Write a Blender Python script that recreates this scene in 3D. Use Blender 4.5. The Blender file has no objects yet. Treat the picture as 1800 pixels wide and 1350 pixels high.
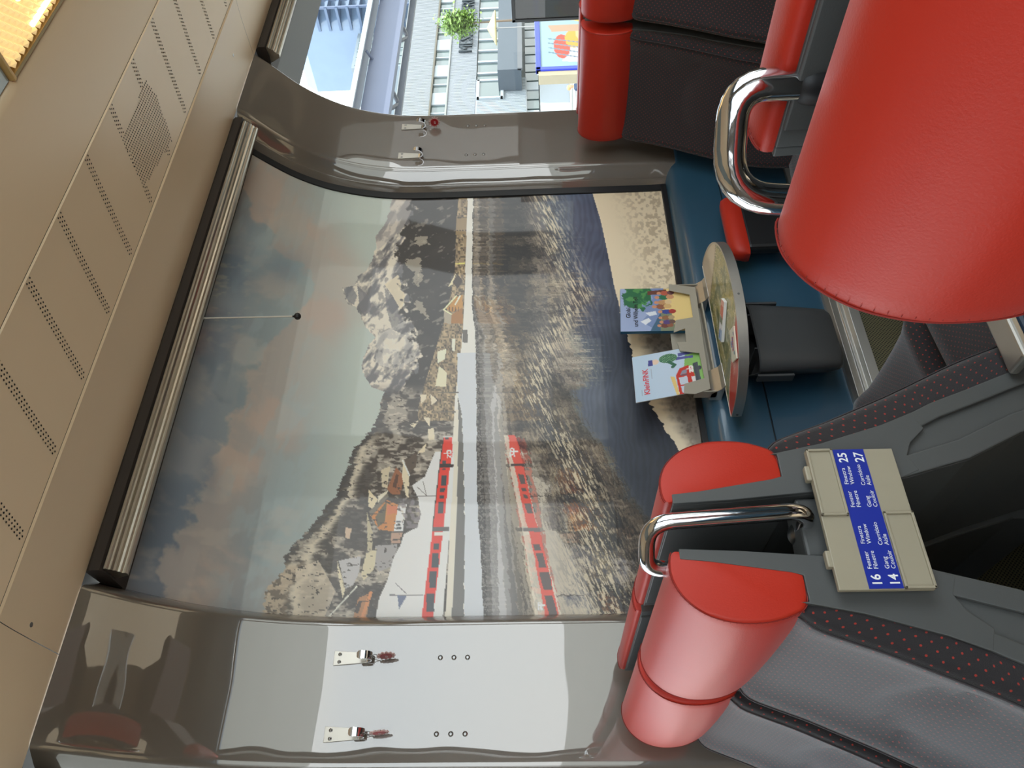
import bpy, bmesh, math, random
import numpy as np
from mathutils import Vector, Matrix
random.seed(7)
S = bpy.context.scene
COL = S.collection
# ------------------------------------------------------------------ camera
# world: X along the carriage, Y from the aisle towards the window side, Z up; floor z = 0
FPX = 1352.0
YAW, PITCH, ROLL = (math.radians(a) for a in (34.48, 2.2, 1.5))
CAM = np.array([0.0, 0.0, 1.3])
_f = np.array([math.sin(YAW) * math.cos(PITCH), math.cos(YAW) * math.cos(PITCH), math.sin(PITCH)])
_r0 = np.array([math.cos(YAW), -math.sin(YAW), 0.0])
_d0 = np.cross(_f, _r0)
_r = _r0 * math.cos(ROLL) + _d0 * math.sin(ROLL)
_d = -_r0 * math.sin(ROLL) + _d0 * math.cos(ROLL)
CM = np.array([_r, _d, _f])


def ray(px, py):
    return CM.T @ np.array([675.0 - py, px - 900.0, FPX])


def aty(px, py, y):
    d = ray(px, py); return Vector(CAM + d * (y / d[1]))


def atx(px, py, x):
    d = ray(px, py); return Vector(CAM + d * (x / d[0]))


def atz(px, py, z):
    d = ray(px, py); return Vector(CAM + d * ((z - CAM[2]) / d[2]))


def to_px(p):
    c = (np.asarray(p) - CAM) @ CM.T
    return c[:, 1] / c[:, 2] * FPX + 900.0, 675.0 - c[:, 0] / c[:, 2] * FPX


cd = bpy.data.cameras.new('camera')
cam = bpy.data.objects.new('camera', cd); COL.objects.link(cam)
cd.sensor_fit = 'HORIZONTAL'; cd.sensor_width = 36.0; cd.lens = FPX * 36.0 / 1800.0
cd.clip_start = 0.02; cd.clip_end = 600
# the phone was turned: picture right = world down, picture up = world right
cx, cy, cz = Vector(_d), Vector(_r), -Vector(_f)
cam.matrix_world = Matrix(((cx.x, cy.x, cz.x, 0), (cx.y, cy.y, cz.y, 0), (cx.z, cy.z, cz.z, CAM[2]), (0, 0, 0, 1)))
S.camera = cam
# ------------------------------------------------------------------ world, sun, exposure
W = bpy.data.worlds.new('sky'); S.world = W; W.use_nodes = True
nt = W.node_tree; nt.nodes.clear()
o = nt.nodes.new('ShaderNodeOutputWorld'); bg = nt.nodes.new('ShaderNodeBackground')
tc = nt.nodes.new('ShaderNodeTexCoord'); sx_ = nt.nodes.new('ShaderNodeSeparateXYZ')
rp = nt.nodes.new('ShaderNodeValToRGB')
rp.color_ramp.elements[0].position = 0.0; rp.color_ramp.elements[0].color = (0.93, 0.95, 0.97, 1)
rp.color_ramp.elements[1].position = 0.7; rp.color_ramp.elements[1].color = (0.72, 0.85, 1.0, 1)
nt.links.new(tc.outputs['Generated'], sx_.inputs[0]); nt.links.new(sx_.outputs['Z'], rp.inputs[0])
nt.links.new(rp.outputs[0], bg.inputs[0]); bg.inputs[1].default_value = 7.5
nt.links.new(bg.outputs[0], o.inputs[0])
sd = bpy.data.lights.new('sun_offscreen', 'SUN'); sd.energy = 11.0; sd.angle = 0.02; sd.color = (1.0, 0.94, 0.84)
sun = bpy.data.objects.new('sun_offscreen', sd); COL.objects.link(sun)
sun.rotation_euler = Vector((-0.30, 0.62, -1.0)).to_track_quat('-Z', 'Y').to_euler()
sun.location = (0, 0, 30)
S.view_settings.view_transform = 'Standard'; S.view_settings.look = 'None'
S.view_settings.exposure = -0.25; S.view_settings.gamma = 1.0
S.view_settings.use_curve_mapping = False
try:
    S.cycles.max_bounces = 8; S.cycles.diffuse_bounces = 5; S.cycles.glossy_bounces = 4
    S.cycles.transparent_max_bounces = 12; S.cycles.sample_clamp_indirect = 6.0
    S.cycles.caustics_reflective = False; S.cycles.caustics_refractive = False
    S.cycles.use_denoising = True
except Exception:
    pass


# ------------------------------------------------------------------ materials
def lin(c):
    return tuple(((v / 255.0) / 12.92 if v / 255.0 <= 0.04045 else ((v / 255.0 + 0.055) / 1.055) ** 2.4) for v in c)


MATS = {}


def mat(name, rgb, rough=0.5, metal=0.0, coat=0.0, coat_rough=0.03, var=0.06, vscale=12.0, bump=0.0, bscale=200.0, ior=1.5,
        wave=0.0, sheen=0.0, emit=0.0, emit_rgb=None, coat_ior=1.5):
    if name in MATS: return MATS[name]
    m = bpy.data.materials.new(name); m.use_nodes = True
    n, l = m.node_tree.nodes, m.node_tree.links
    p = n['Principled BSDF']; c = lin(rgb)
    p.inputs['Roughness'].default_value = rough; p.inputs['Metallic'].default_value = metal
    p.inputs['IOR'].default_value = ior
    p.inputs['Coat Weight'].default_value = coat; p.inputs['Coat Roughness'].default_value = coat_rough; p.inputs['Coat IOR'].default_value = coat_ior
    if sheen:
        p.inputs['Sheen Weight'].default_value = sheen; p.inputs['Sheen Roughness'].default_value = 0.4
    t = n.new('ShaderNodeTexCoord')
    nz = n.new('ShaderNodeTexNoise'); nz.inputs['Scale'].default_value = vscale; nz.inputs['Detail'].default_value = 3
    l.new(t.outputs['Object'], nz.inputs['Vector'])
    mx = n.new('ShaderNodeMix'); mx.data_type = 'RGBA'
    mx.inputs[6].default_value = (*[v * (1 - var) for v in c], 1); mx.inputs[7].default_value = (*[min(1, v * (1 + var)) for v in c], 1)
    l.new(nz.outputs['Fac'], mx.inputs[0]); l.new(mx.outputs[2], p.inputs['Base Color'])
    if bump or wave:
        b = n.new('ShaderNodeBump'); b.inputs['Strength'].default_value = 1.0
        nb = n.new('ShaderNodeTexNoise'); nb.inputs['Scale'].default_value = bscale; nb.inputs['Detail'].default_value = 2 if bump else 1
        l.new(t.outputs['Object'], nb.inputs['Vector'])
        b.inputs['Distance'].default_value = bump or wave
        l.new(nb.outputs['Fac'], b.inputs['Height'])
        if bump: l.new(b.outputs[0], p.inputs['Normal'])
        if wave and coat: l.new(b.outputs[0], p.inputs['Coat Normal'])
        if wave and not coat: l.new(b.outputs[0], p.inputs['Normal'])
    if emit:
        p.inputs['Emission Color'].default_value = (*lin(emit_rgb or rgb), 1); p.inputs['Emission Strength'].default_value = emit
    MATS[name] = m
    return m


def attr_mat(name, rough=0.45, coat=0.0, coat_rough=0.02, layer='print'):
    m = bpy.data.materials.new(name); m.use_nodes = True
    n, l = m.node_tree.nodes, m.node_tree.links; p = n['Principled BSDF']
    a = n.new('ShaderNodeAttribute'); a.attribute_name = layer
    l.new(a.outputs['Color'], p.inputs['Base Color'])
    p.inputs['Roughness'].default_value = rough; p.inputs['Coat Weight'].default_value = coat
    p.inputs['Coat Roughness'].default_value = coat_rough
    return m


def fabric(name, base, dot, pitch, size, base2=None):
    m = bpy.data.materials.new(name); m.use_nodes = True
    n, l = m.node_tree.nodes, m.node_tree.links; p = n['Principled BSDF']
    p.inputs['Roughness'].default_value = 0.9
    p.inputs['Sheen Weight'].default_value = 0.35; p.inputs['Sheen Roughness'].default_value = 0.45
    uv = n.new('ShaderNodeUVMap'); uv.uv_map = 'cloth'
    mp = n.new('ShaderNodeMapping'); mp.inputs['Rotation'].default_value[2] = math.radians(45)
    l.new(uv.outputs[0], mp.inputs[0])
    v = n.new('ShaderNodeTexVoronoi'); v.voronoi_dimensions = '2D'; v.inputs['Randomness'].default_value = 0.0
    v.inputs['Scale'].default_value = 1.0 / pitch
    l.new(mp.outputs[0], v.inputs['Vector'])
    lt = n.new('ShaderNodeMapRange'); lt.interpolation_type = 'SMOOTHSTEP'
    lt.inputs[1].default_value = size; lt.inputs[2].default_value = size * 0.6; lt.inputs[3].default_value = 0; lt.inputs[4].default_value = 1
    l.new(v.outputs['Distance'], lt.inputs[0])
    nz = n.new('ShaderNodeTexNoise'); nz.inputs['Scale'].default_value = 900; l.new(uv.outputs[0], nz.inputs['Vector'])
    m0 = n.new('ShaderNodeMix'); m0.data_type = 'RGBA'
    m0.inputs[6].default_value = (*lin(base), 1); m0.inputs[7].default_value = (*lin(base2 or base), 1)
    l.new(nz.outputs['Fac'], m0.inputs[0])
    mx = n.new('ShaderNodeMix'); mx.data_type = 'RGBA'; mx.inputs[7].default_value = (*lin(dot), 1)
    l.new(lt.outputs[0], mx.inputs[0]); l.new(m0.outputs[2], mx.inputs[6]); l.new(mx.outputs[2], p.inputs['Base Color'])
    b = n.new('ShaderNodeBump'); b.inputs['Distance'].default_value = 0.0006; l.new(nz.outputs['Fac'], b.inputs['Height'])
    l.new(b.outputs[0], p.inputs['Normal'])
    MATS[name] = m
    return m


def glass_mat(name, tint, gloss=1.0, ior=1.5):
    m = bpy.data.materials.new(name); m.use_nodes = True
    n, l = m.node_tree.nodes, m.node_tree.links; n.clear()
    out = n.new('ShaderNodeOutputMaterial'); tr = n.new('ShaderNodeBsdfTransparent'); gl = n.new('ShaderNodeBsdfGlossy')
    tr.inputs[0].default_value = (*tint, 1); gl.inputs['Roughness'].default_value = 0.0
    lw = n.new('ShaderNodeLayerWeight'); lw.inputs[0].default_value = 0.5
    pw = n.new('ShaderNodeMath'); pw.operation = 'POWER'; pw.inputs[1].default_value = 5.0; l.new(lw.outputs['Facing'], pw.inputs[0])
    f0 = ((ior - 1) / (ior + 1)) ** 2
    mu = n.new('ShaderNodeMath'); mu.operation = 'MULTIPLY_ADD'; mu.inputs[1].default_value = (1 - f0) * gloss; mu.inputs[2].default_value = f0 * gloss; l.new(pw.outputs[0], mu.inputs[0])
    mx = n.new('ShaderNodeMixShader'); l.new(mu.outputs[0], mx.inputs[0]); l.new(tr.outputs[0], mx.inputs[1]); l.new(gl.outputs[0], mx.inputs[2])
    l.new(mx.outputs[0], out.inputs[0])
    MATS[name] = m
    return m


M_TAUPE = mat('taupe gloss panel', (106, 97, 88), 0.4, coat=1.0, coat_rough=0.015, wave=0.0025, bscale=4.0, var=0.03, coat_ior=2.1)
M_CREAM = mat('warm white ceiling laminate', (236, 210, 178), 0.38, var=0.02, vscale=3, coat=0.25, coat_rough=0.25)
M_CREAM2 = M_CREAM
M_BLUE = mat('blue lacquered panel', (46, 82, 104), 0.4, coat=0.7, coat_rough=0.08, var=0.05)
M_RUBBER = mat('black rubber', (22, 23, 26), 0.6)
M_DARKGAP = mat('dark brown blind cassette', (52, 44, 40), 0.6)
M_ALU = mat('brushed aluminium', (196, 190, 180), 0.3, metal=1.0, var=0.08, vscale=40)
M_ALU2 = mat('satin aluminium', (200, 196, 188), 0.38, metal=0.9, var=0.05)
M_CHROME = mat('polished chrome', (225, 225, 228), 0.06, metal=1.0, var=0.02)
M_STEEL = mat('dull steel', (150, 150, 150), 0.3, metal=1.0)
M_RED = mat('red leather', (182, 42, 23), 0.48, ior=1.42, var=0.06, vscale=9, bump=0.00016, bscale=520, sheen=0.06)
M_REDSEAM = mat('dark red seam thread', (134, 30, 20), 0.7)
M_SHELL = mat('grey moulded plastic', (80, 81, 80), 0.5, var=0.04, bump=0.0001, bscale=900)
M_BLACK = mat('black plastic', (24, 24, 26), 0.5)
M_BEIGE = mat('beige lacquered metal', (158, 149, 128), 0.42, var=0.04, vscale=30)
M_SIGNBLUE = mat('blue label film', (32, 48, 150), 0.35, var=0.03)
M_WHITE = mat('white print', (235, 235, 235), 0.5, var=0.0)
M_BIN = mat('dark grey bin plastic', (66, 67, 68), 0.45, var=0.05)
M_HOLDER = mat('warm grey painted sheet', (160, 154, 140), 0.45, var=0.03)
M_FABRIC = fabric('grey dotted seat cloth', (50, 47, 50), (128, 52, 46), 0.0100, 0.18, (36, 34, 37))
M_FABDARK = fabric('dark dotted bolster cloth', (40, 36, 38), (160, 46, 34), 0.0135, 0.14, (32, 29, 31))
M_PIPE = mat('pale piping', (150, 146, 142), 0.7)
M_GLASS = glass_mat('tinted window glass', (0.67, 0.69, 0.67))
M_SCREEN = glass_mat('dark tinted screen glass', (0.10, 0.11, 0.12), 1.0, 1.6)
M_NAVY = mat('dark navy plastic', (34, 48, 66), 0.4)
M_FLOOR = mat('grey speckled floor', (164, 146, 120), 0.5, var=0.2, vscale=90)
M_PRISM = mat('prismatic diffuser', (240, 214, 150), 0.12, emit=0.7, emit_rgb=(255, 218, 156), var=0.1)
M_PRISMB = mat('lamp tube glow', (255, 225, 170), 0.4, emit=4.0, emit_rgb=(255, 224, 170))


# ------------------------------------------------------------------ object helpers
def tag(o, label, cat, group=None, kind=None):
    if label: o['label'] = label
    if cat: o['category'] = cat
    if group: o['group'] = group
    if kind: o['kind'] = kind
    return o


def thing(name, label, cat, loc=(0, 0, 0), group=None, rotz=0.0):
    o = bpy.data.objects.new(name, None); COL.objects.link(o)
    o.location = loc; o.rotation_euler = (0, 0, rotz); o.empty_display_size = 0.05
    return tag(o, label, cat, group)


def struct(o, label, cat):
    return tag(o, label, cat, None, 'structure')


class MB:
    def __init__(s):
        s.v = []; s.f = []; s.uv = None; s.m = []

    def add(s, vs, fs):
        k = len(s.v); s.v += [tuple(p) for p in vs]; s.f += [tuple(i + k for i in f) for f in fs]
        return s

    def box(s, x0, x1, y0, y1, z0, z1):
        return s.add([(x0, y0, z0), (x1, y0, z0), (x1, y1, z0), (x0, y1, z0), (x0, y0, z1), (x1, y0, z1), (x1, y1, z1), (x0, y1, z1)],
                     [(0, 3, 2, 1), (4, 5, 6, 7), (0, 1, 5, 4), (1, 2, 6, 5), (2, 3, 7, 6), (3, 0, 4, 7)])

    def obox(s, c, ax, ay, az):      # oriented box: centre and three half vectors
        c, ax, ay, az = map(Vector, (c, ax, ay, az))
        vs = [c + ax * i + ay * j + az * k for k in (-1, 1) for j in (-1, 1) for i in (-1, 1)]
        return s.add(vs, [(0, 2, 3, 1), (4, 5, 7, 6), (0, 1, 5, 4), (1, 3, 7, 5), (3, 2, 6, 7), (2, 0, 4, 6)])

    def prism(s, pts, a, b, plane='xz'):     # outline in a plane extruded from a to b along the third axis
        n = len(pts)
        mk = {'xz': lambda p, t: (p[0], t, p[1]), 'xy': lambda p, t: (p[0], p[1], t), 'yz': lambda p, t: (t, p[0], p[1])}[plane]
        vs = [mk(p, a) for p in pts] + [mk(p, b) for p in pts]
        return s.add(vs, [tuple(range(n)), tuple(range(2 * n - 1, n - 1, -1))] + [(i, i + n, (i + 1) % n + n, (i + 1) % n) for i in range(n)])

    def rings(s, rs, closed=True, cap=True):
        n = len(rs[0]); vs = [p for r in rs for p in r]; fs = []
        for i in range(len(rs) - 1):
            for j in range(n if closed else n - 1):
                k = (j + 1) % n
                fs.append((i * n + j, i * n + k, (i + 1) * n + k, (i + 1) * n + j))
        if cap and closed:
            fs.append(tuple(range(n - 1, -1, -1))); fs.append(tuple(range((len(rs) - 1) * n, len(rs) * n)))
        return s.add(vs, fs)

    def tube(s, path, r, n=12, cap=True):
        path = [Vector(p) for p in path]; rs = []; up = None
        for i, p in enumerate(path):
            d = (path[min(i + 1, len(path) - 1)] - path[max(i - 1, 0)]).normalized()
            if up is None:
                up = Vector((0, 0, 1)) if abs(d.z) < 0.9 else Vector((1, 0, 0))
            a = (up - d * up.dot(d)).normalized(); up = a; b = d.cross(a)
            rr = r[i] if isinstance(r, (list, tuple)) else r
            rs.append([p + (a * math.cos(2 * math.pi * k / n) + b * math.sin(2 * math.pi * k / n)) * rr for k in range(n)])
        return s.rings(rs, True, cap)

    def lathe(s, c, axis, prof, n=16):       # prof: list of (distance along axis, radius)
        c = Vector(c); d = Vector(axis).normalized()
        up = Vector((0, 0, 1)) if abs(d.z) < 0.9 else Vector((1, 0, 0))
        a = (up - d * up.dot(d)).normalized(); b = d.cross(a)
        return s.rings([[c + d * t + (a * math.cos(2 * math.pi * k / n) + b * math.sin(2 * math.pi * k / n)) * max(r, 1e-5) for k in range(n)] for t, r in prof])

    def build(s, name, m, parent=None, smooth=None, bevel=0.0, base=None, seg=2, label=None):
        me = bpy.data.meshes.new(name)
        off = Vector(base) if base is not None else (parent.location.copy() if parent is not None and parent.type == 'EMPTY' and base is None and parent.get('_world') else Vector((0, 0, 0)))
        me.from_pydata([tuple(Vector(p) - off) for p in s.v], [], s.f)
        bm = bmesh.new(); bm.from_mesh(me); bmesh.ops.recalc_face_normals(bm, faces=bm.faces[:]); bm.to_mesh(me); bm.free()
        me.materials.append(m)
        if smooth is not None:
            for p in me.polygons: p.use_smooth = True
            me.set_sharp_from_angle(angle=math.radians(smooth))
        o = bpy.data.objects.new(name, me); COL.objects.link(o)
        if bevel:
            b = o.modifiers.new('bevel', 'BEVEL'); b.width = bevel; b.segments = seg; b.limit_method = 'ANGLE'; b.angle_limit = math.radians(35)
        if parent is not None: o.parent = parent
        if label: o['label'] = label
        return o


def wthing(name, label, cat, loc, group=None):
    """a thing whose parts are written in world coordinates"""
    t = thing(name, label, cat, loc, group); t['_world'] = 1
    return t


def copy_tree(o, parent=None):
    c = o.copy(); COL.objects.link(c); c.parent = parent
    for ch in list(o.children): copy_tree(ch, c)
    return c


def sub(mbuild, parent):      # child of a mesh part: same coordinates
    mbuild.parent = parent
    return mbuild


def crom(pts, n=6, closed=False):
    P = [np.array(p, float) for p in pts]; out = []; N = len(P)
    for i in range(N if closed else N - 1):
        p0 = P[(i - 1) % N] if closed or i > 0 else P[0]; p1 = P[i]; p2 = P[(i + 1) % N]
        p3 = P[(i + 2) % N] if closed or i + 2 < N else P[-1]
        for k in range(n):
            t = k / n
            out.append(0.5 * ((2 * p1) + (-p0 + p2) * t + (2 * p0 - 5 * p1 + 4 * p2 - p3) * t * t + (-p0 + 3 * p1 - 3 * p2 + p3) * t ** 3))
    if not closed: out.append(P[-1])
    return out


def bend_path(pts, r, n=6):     # polyline with rounded corners
    P = [Vector(p) for p in pts]; out = [P[0]]
    for i in range(1, len(P) - 1):
        a, b, c = P[i - 1], P[i], P[i + 1]
        d1 = (a - b); d2 = (c - b); k = min(r, d1.length * 0.49, d2.length * 0.49)
        s, e = b + d1.normalized() * k, b + d2.normalized() * k
        for j in range(n + 1):
            t = j / n; out.append(s * (1 - t) ** 2 + b * 2 * t * (1 - t) + e * t * t)
    out.append(P[-1])
    return out


def text(name, s, size, org, right, up, m, parent=None, depth=0.0, sx=1.0, align='LEFT', base=None, space=1.0, bold=0.0):
    cu = bpy.data.curves.new(name, 'FONT'); cu.offset = bold * size; cu.body = s; cu.size = size; cu.extrude = depth; cu.align_x = align; cu.space_character = space
    cu.resolution_u = 3
    ob = bpy.data.objects.new(name, cu); COL.objects.link(ob)
    dg = bpy.context.evaluated_depsgraph_get()
    me = bpy.data.meshes.new_from_object(ob.evaluated_get(dg))
    bpy.data.objects.remove(ob); bpy.data.curves.remove(cu)
    R = Vector(right).normalized() * sx; U = Vector(up).normalized(); N = Vector(right).normalized().cross(U)
    off = Vector(base) if base is not None else (parent.location.copy() if parent is not None and parent.get('_world') else Vector((0, 0, 0)))
    O = Vector(org) - off
    for v in me.vertices:
        c = v.co.copy(); v.co = O + R * c.x + U * c.y + N * c.z
    me.materials.clear(); me.materials.append(m)
    o = bpy.data.objects.new(name, me); COL.objects.link(o)
    if parent is not None: o.parent = parent
    return o


# ------------------------------------------------------------------ print painting (flat prints only)
_tab = np.random.RandomState(5).rand(256, 256)


def vnoise(x, y, s=0):
    x = x + s * 17.3; y = y + s * 9.7
    xi = np.floor(x).astype(int); yi = np.floor(y).astype(int); fx = x - xi; fy = y - yi
    fx = fx * fx * (3 - 2 * fx); fy = fy * fy * (3 - 2 * fy)
    a = _tab[xi & 255, yi & 255]; b = _tab[(xi + 1) & 255, yi & 255]; c = _tab[xi & 255, (yi + 1) & 255]; d = _tab[(xi + 1) & 255, (yi + 1) & 255]
    return (a * (1 - fx) + b * fx) * (1 - fy) + (c * (1 - fx) + d * fx) * fy


def fbm(x, y, s=0, o=4):
    t = 0; a = 0.5; n = 0
    for i in range(o):
        t = t + a * vnoise(x * 2 ** i, y * 2 ** i, s + i); n += a; a *= 0.5
    return t / n


def sst(x, a, b):
    t = np.clip((x - a) / (b - a), 0, 1); return t * t * (3 - 2 * t)


def inpoly(x, y, poly):
    P = np.array(poly, float); r = np.zeros(x.shape, bool)
    bb = (x >= P[:, 0].min()) & (x <= P[:, 0].max()) & (y >= P[:, 1].min()) & (y <= P[:, 1].max())
    if not bb.any(): return r
    xx = x[bb]; yy = y[bb]; q = np.zeros(xx.shape, bool); n = len(P); j = n - 1
    for i in range(n):
        if P[i, 1] != P[j, 1]:
            q ^= ((P[i, 1] > yy) != (P[j, 1] > yy)) & (xx < (P[j, 0] - P[i, 0]) * (yy - P[i, 1]) / (P[j, 1] - P[i, 1]) + P[i, 0])
        j = i
    r[bb] = q
    return r


def stroke(x, y, pts, w):
    r = np.zeros(x.shape, bool)
    for (ax, ay), (bx, by) in zip(pts[:-1], pts[1:]):
        m = (x > min(ax, bx) - w) & (x < max(ax, bx) + w) & (y > min(ay, by) - w) & (y < max(ay, by) + w)
        if not m.any(): continue
        xx = x[m] - ax; yy = y[m] - ay; dx, dy = bx - ax, by - ay
        t = np.clip((xx * dx + yy * dy) / max(dx * dx + dy * dy, 1e-9), 0, 1)
        r[m] |= (xx - t * dx) ** 2 + (yy - t * dy) ** 2 < w * w
    return r


ZB = [[(0, 1), (0.42, 1), (0, 0.35), (0.42, 0.35)], [(0.6, 1.6), (0.6, 0.35), (0.9, 0.35), (1.0, 0.55), (1.0, 0.8), (0.9, 1.0), (0.6, 1.0)]]


class Paint:
    def __init__(s, x, y, base):
        s.x, s.y = x, y; s.c = np.empty(x.shape + (3,)); s.c[:] = base

    def mix(s, m, rgb):
        m = np.asarray(m, float)[..., None]; s.c = s.c * (1 - m) + np.asarray(rgb, float) * m

    def poly(s, pts, rgb, a=1.0):
        s.mix(inpoly(s.x, s.y, pts) * a, rgb)

    def line(s, pts, w, rgb, a=1.0):
        s.mix(stroke(s.x, s.y, pts, w) * a, rgb)

    def disc(s, cx, cy, rx, ry, rgb, a=1.0):
        s.mix((((s.x - cx) / rx) ** 2 + ((s.y - cy) / ry) ** 2 < 1) * a, rgb)

    def blob(s, cx, cy, rx, ry, rgb, a=1.0):
        s.mix(np.exp(-(((s.x - cx) / rx) ** 2 + ((s.y - cy) / ry) ** 2)) * a, rgb)


def print_mesh(name, P, m, colours, parent=None, gain=1.0):
    """P: (rows, cols, 3) points, colours: (rows, cols, 3) 0..255"""
    nr, nc = P.shape[:2]; me = bpy.data.meshes.new(name)
    idx = np.arange(nr * nc).reshape(nr, nc)
    q = np.stack([idx[:-1, :-1], idx[:-1, 1:], idx[1:, 1:], idx[1:, :-1]], -1).reshape(-1, 4)
    me.vertices.add(nr * nc); me.vertices.foreach_set('co', P.reshape(-1).astype(np.float32))
    me.loops.add(q.size); me.loops.foreach_set('vertex_index', q.reshape(-1).astype(np.int32))
    me.polygons.add(len(q)); me.polygons.foreach_set('loop_start', np.arange(0, q.size, 4, dtype=np.int32))
    me.polygons.foreach_set('use_smooth', np.ones(len(q), bool))
    me.update(calc_edges=True); me.validate()
    a = me.color_attributes.new('print', 'FLOAT_COLOR', 'POINT')
    c = np.clip(colours / 255.0, 0, 1); c = np.where(c <= 0.04045, c / 12.92, ((c + 0.055) / 1.055) ** 2.4) * gain
    rgba = np.ones((nr * nc, 4), np.float32); rgba[:, :3] = np.clip(c.reshape(-1, 3), 0, 0.92)
    a.data.foreach_set('color', rgba.reshape(-1))
    me.materials.append(m)
    o = bpy.data.objects.new(name, me); COL.objects.link(o)
    if parent is not None: o.parent = parent
    return o


def print_sheet(name, org, du, dv, nu, nv, painter, m, parent=None, gain=1.0):
    """flat print: painter(a, b) with a, b in 0..1 along du, dv"""
    b, a = np.meshgrid(np.linspace(0, 1, nv), np.linspace(0, 1, nu), indexing='ij')
    off = np.array(parent.location) if parent is not None and parent.get('_world') else np.zeros(3)
    P = np.array(org, float) - off + a[..., None] * np.array(du, float) + b[..., None] * np.array(dv, float)
    return print_mesh(name, P, m, painter(a, b), parent, gain)


# ================================================================== the carriage shell
YC = 0.664                      # centre line of the aisle
PX = [0.43 + 2.018 * k for k in (-1, 0, 1, 2)]      # pillar centres
X0, X1 = -2.3, 5.3
GL = [(1.966, .80), (1.975, .86), (1.975, 1.20), (1.975, 1.6), (1.973, 1.75), (1.966, 1.85), (1.945, 1.96), (1.905, 2.08), (1.84, 2.19), (1.74, 2.30), (1.70, 2.335)]
PF = [(1.90, .785), (1.90, .86), (1.90, 1.20), (1.90, 1.6), (1.898, 1.75), (1.890, 1.85), (1.862, 1.975), (1.815, 2.085), (1.742, 2.19), (1.645, 2.283), (1.605, 2.326)]
GLs = crom(GL, 4); PFs = crom(PF, 4)


def mir(y, near):
    return 2 * YC - y if near else y


def side_name(near):
    return 'aisle_side' if near else 'window_side'


n_trim = 0


def pillar(xc, near):
    global n_trim
    n_trim += 1
    def rnd(s):
        return [tuple(q) for q in crom([(s * .172, .15), (s * .165, .05), (s * .156, .008), (s * .144, 0)], 5)]
    cs = [(-.222, 1.0), (-.2185, .9), (-.2035, .62), (-.2025, .60), (-.1985, .60), (-.188, .40)] + rnd(-1) + [(-.07, 0), (0, 0), (.07, 0)] + rnd(1)[::-1] + [(.184, .42), (.194, .66), (.200, 1.0)]
    rs = [[(xc + dx, mir(f[0] + t * (g[0] - f[0]), near), f[1] + t * (g[1] - f[1])) for dx, t in cs] for f, g in zip(PFs, GLs)]
    o = MB().rings(rs, False).build('trim_%d' % n_trim, M_TAUPE, smooth=32)
    return struct(o, None, None)


PILL = {}
for near in (False, True):
    for i, xc in enumerate(PX):
        PILL[(i, near)] = pillar(xc, near)
PILL[(1, False)]['label'] = 'glossy taupe window pillar with coat hooks behind the paired seats'
PILL[(2, False)]['label'] = 'glossy taupe window pillar between the mural and the clear window'
PILL[(1, False)]['category'] = PILL[(2, False)]['category'] = 'pillar'

n_win = 0
for near in (False, True):
    for i in range(5):
        xa = (PX[i - 1] + .196) if i else X0
        xb = (PX[i] - .218) if i < 4 else X1
        n_win += 1
        w = bpy.data.objects.new('window_%d' % n_win, None); COL.objects.link(w); struct(w, None, None)
        w.empty_display_size = 0.05
        mural = (i == 2 and not near)
        if not mural:
            MB().rings([[(xa, mir(g[0], near), g[1]), (xb, mir(g[0], near), g[1])] for g in GLs], False).build('pane', M_GLASS, w, smooth=60)
        # rubber gasket: right edge, left edge and bottom
        for x, s in (((xb, -1),) if not near else ((xb, -1), (xa, 1))):
            rs = [[(x + s * -.006, mir(f[0] - .012, near), f[1]), (x + s * .024, mir(f[0] - .008, near), f[1]), (x + s * .026, mir(f[0] + .004, near), f[1]), (x + s * -.006, mir(f[0] + .004, near), f[1])] for f in GLs]
            MB().rings(rs, True).build('gasket', M_RUBBER, w, smooth=40)
        ya, yb = sorted((mir(1.979, near), mir(1.958, near)))
        MB().box(xa, xb, ya, yb, .818, .838).build('gasket', M_RUBBER, w, bevel=.003)
        # blind cassette strip and ribbed aluminium blind rail
        pr = [(1.600, 2.318), (1.600, 2.294), (1.640, 2.288), (1.730, 2.295), (1.74, 2.33), (1.61, 2.33)]
        MB().prism([(mir(a, near), b) for a, b in pr], xa + .0, xb, 'yz').build('blind_strip', M_DARKGAP, w)
        rp_ = [(1.612, 2.294), (1.606, 2.289), (1.606, 2.283), (1.612, 2.281), (1.612, 2.276), (1.618, 2.273), (1.618, 2.267), (1.626, 2.266), (1.627, 2.261), (1.634, 2.259), (1.634, 2.252),
               (1.640, 2.250), (1.650, 2.252), (1.672, 2.296)]
        MB().prism([(mir(a, near), b) for a, b in rp_], xa + .006, xb - .012, 'yz').build('blind_rail', M_ALU, w, smooth=25)
        if i == 2 and not near:
            WIN_A, WIN_B = xa, xb
            w['label'] = 'tall curved window with rubber gasket and ribbed aluminium blind rail'; w['category'] = 'window'
        if i == 3 and not near:
            w['label'] = 'clear curved window looking out on the station and white building'; w['category'] = 'window'

# ---- lower walls
for near in (False, True):
    w = bpy.data.objects.new('wall_' + side_name(near), None); COL.objects.link(w); w.empty_display_size = .05
    struct(w, None if near else 'blue lacquered lower wall with a rounded window sill', None if near else 'wall')
    top = [(2.06, .822), (1.972, .822), (1.948, .819), (1.930, .812), (1.915, .800), (1.905, .785), (1.902, .770), (1.900, .650), (2.06, .650)]
    low = [(2.06, .645), (1.900, .645), (1.900, .398), (2.06, .398)]
    for nm, pr in (('sill_panel', top), ('lower_panel', low)):
        MB().prism([(mir(a, near), b) for a, b in pr], X0, X1, 'yz').build(nm, M_BLUE, w, smooth=30)
    ya, yb = sorted((mir(1.906, near), mir(2.06, near)))
    MB().box(X0, X1, ya, yb, .0, .66).build('backing', M_BLACK, w)
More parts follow.
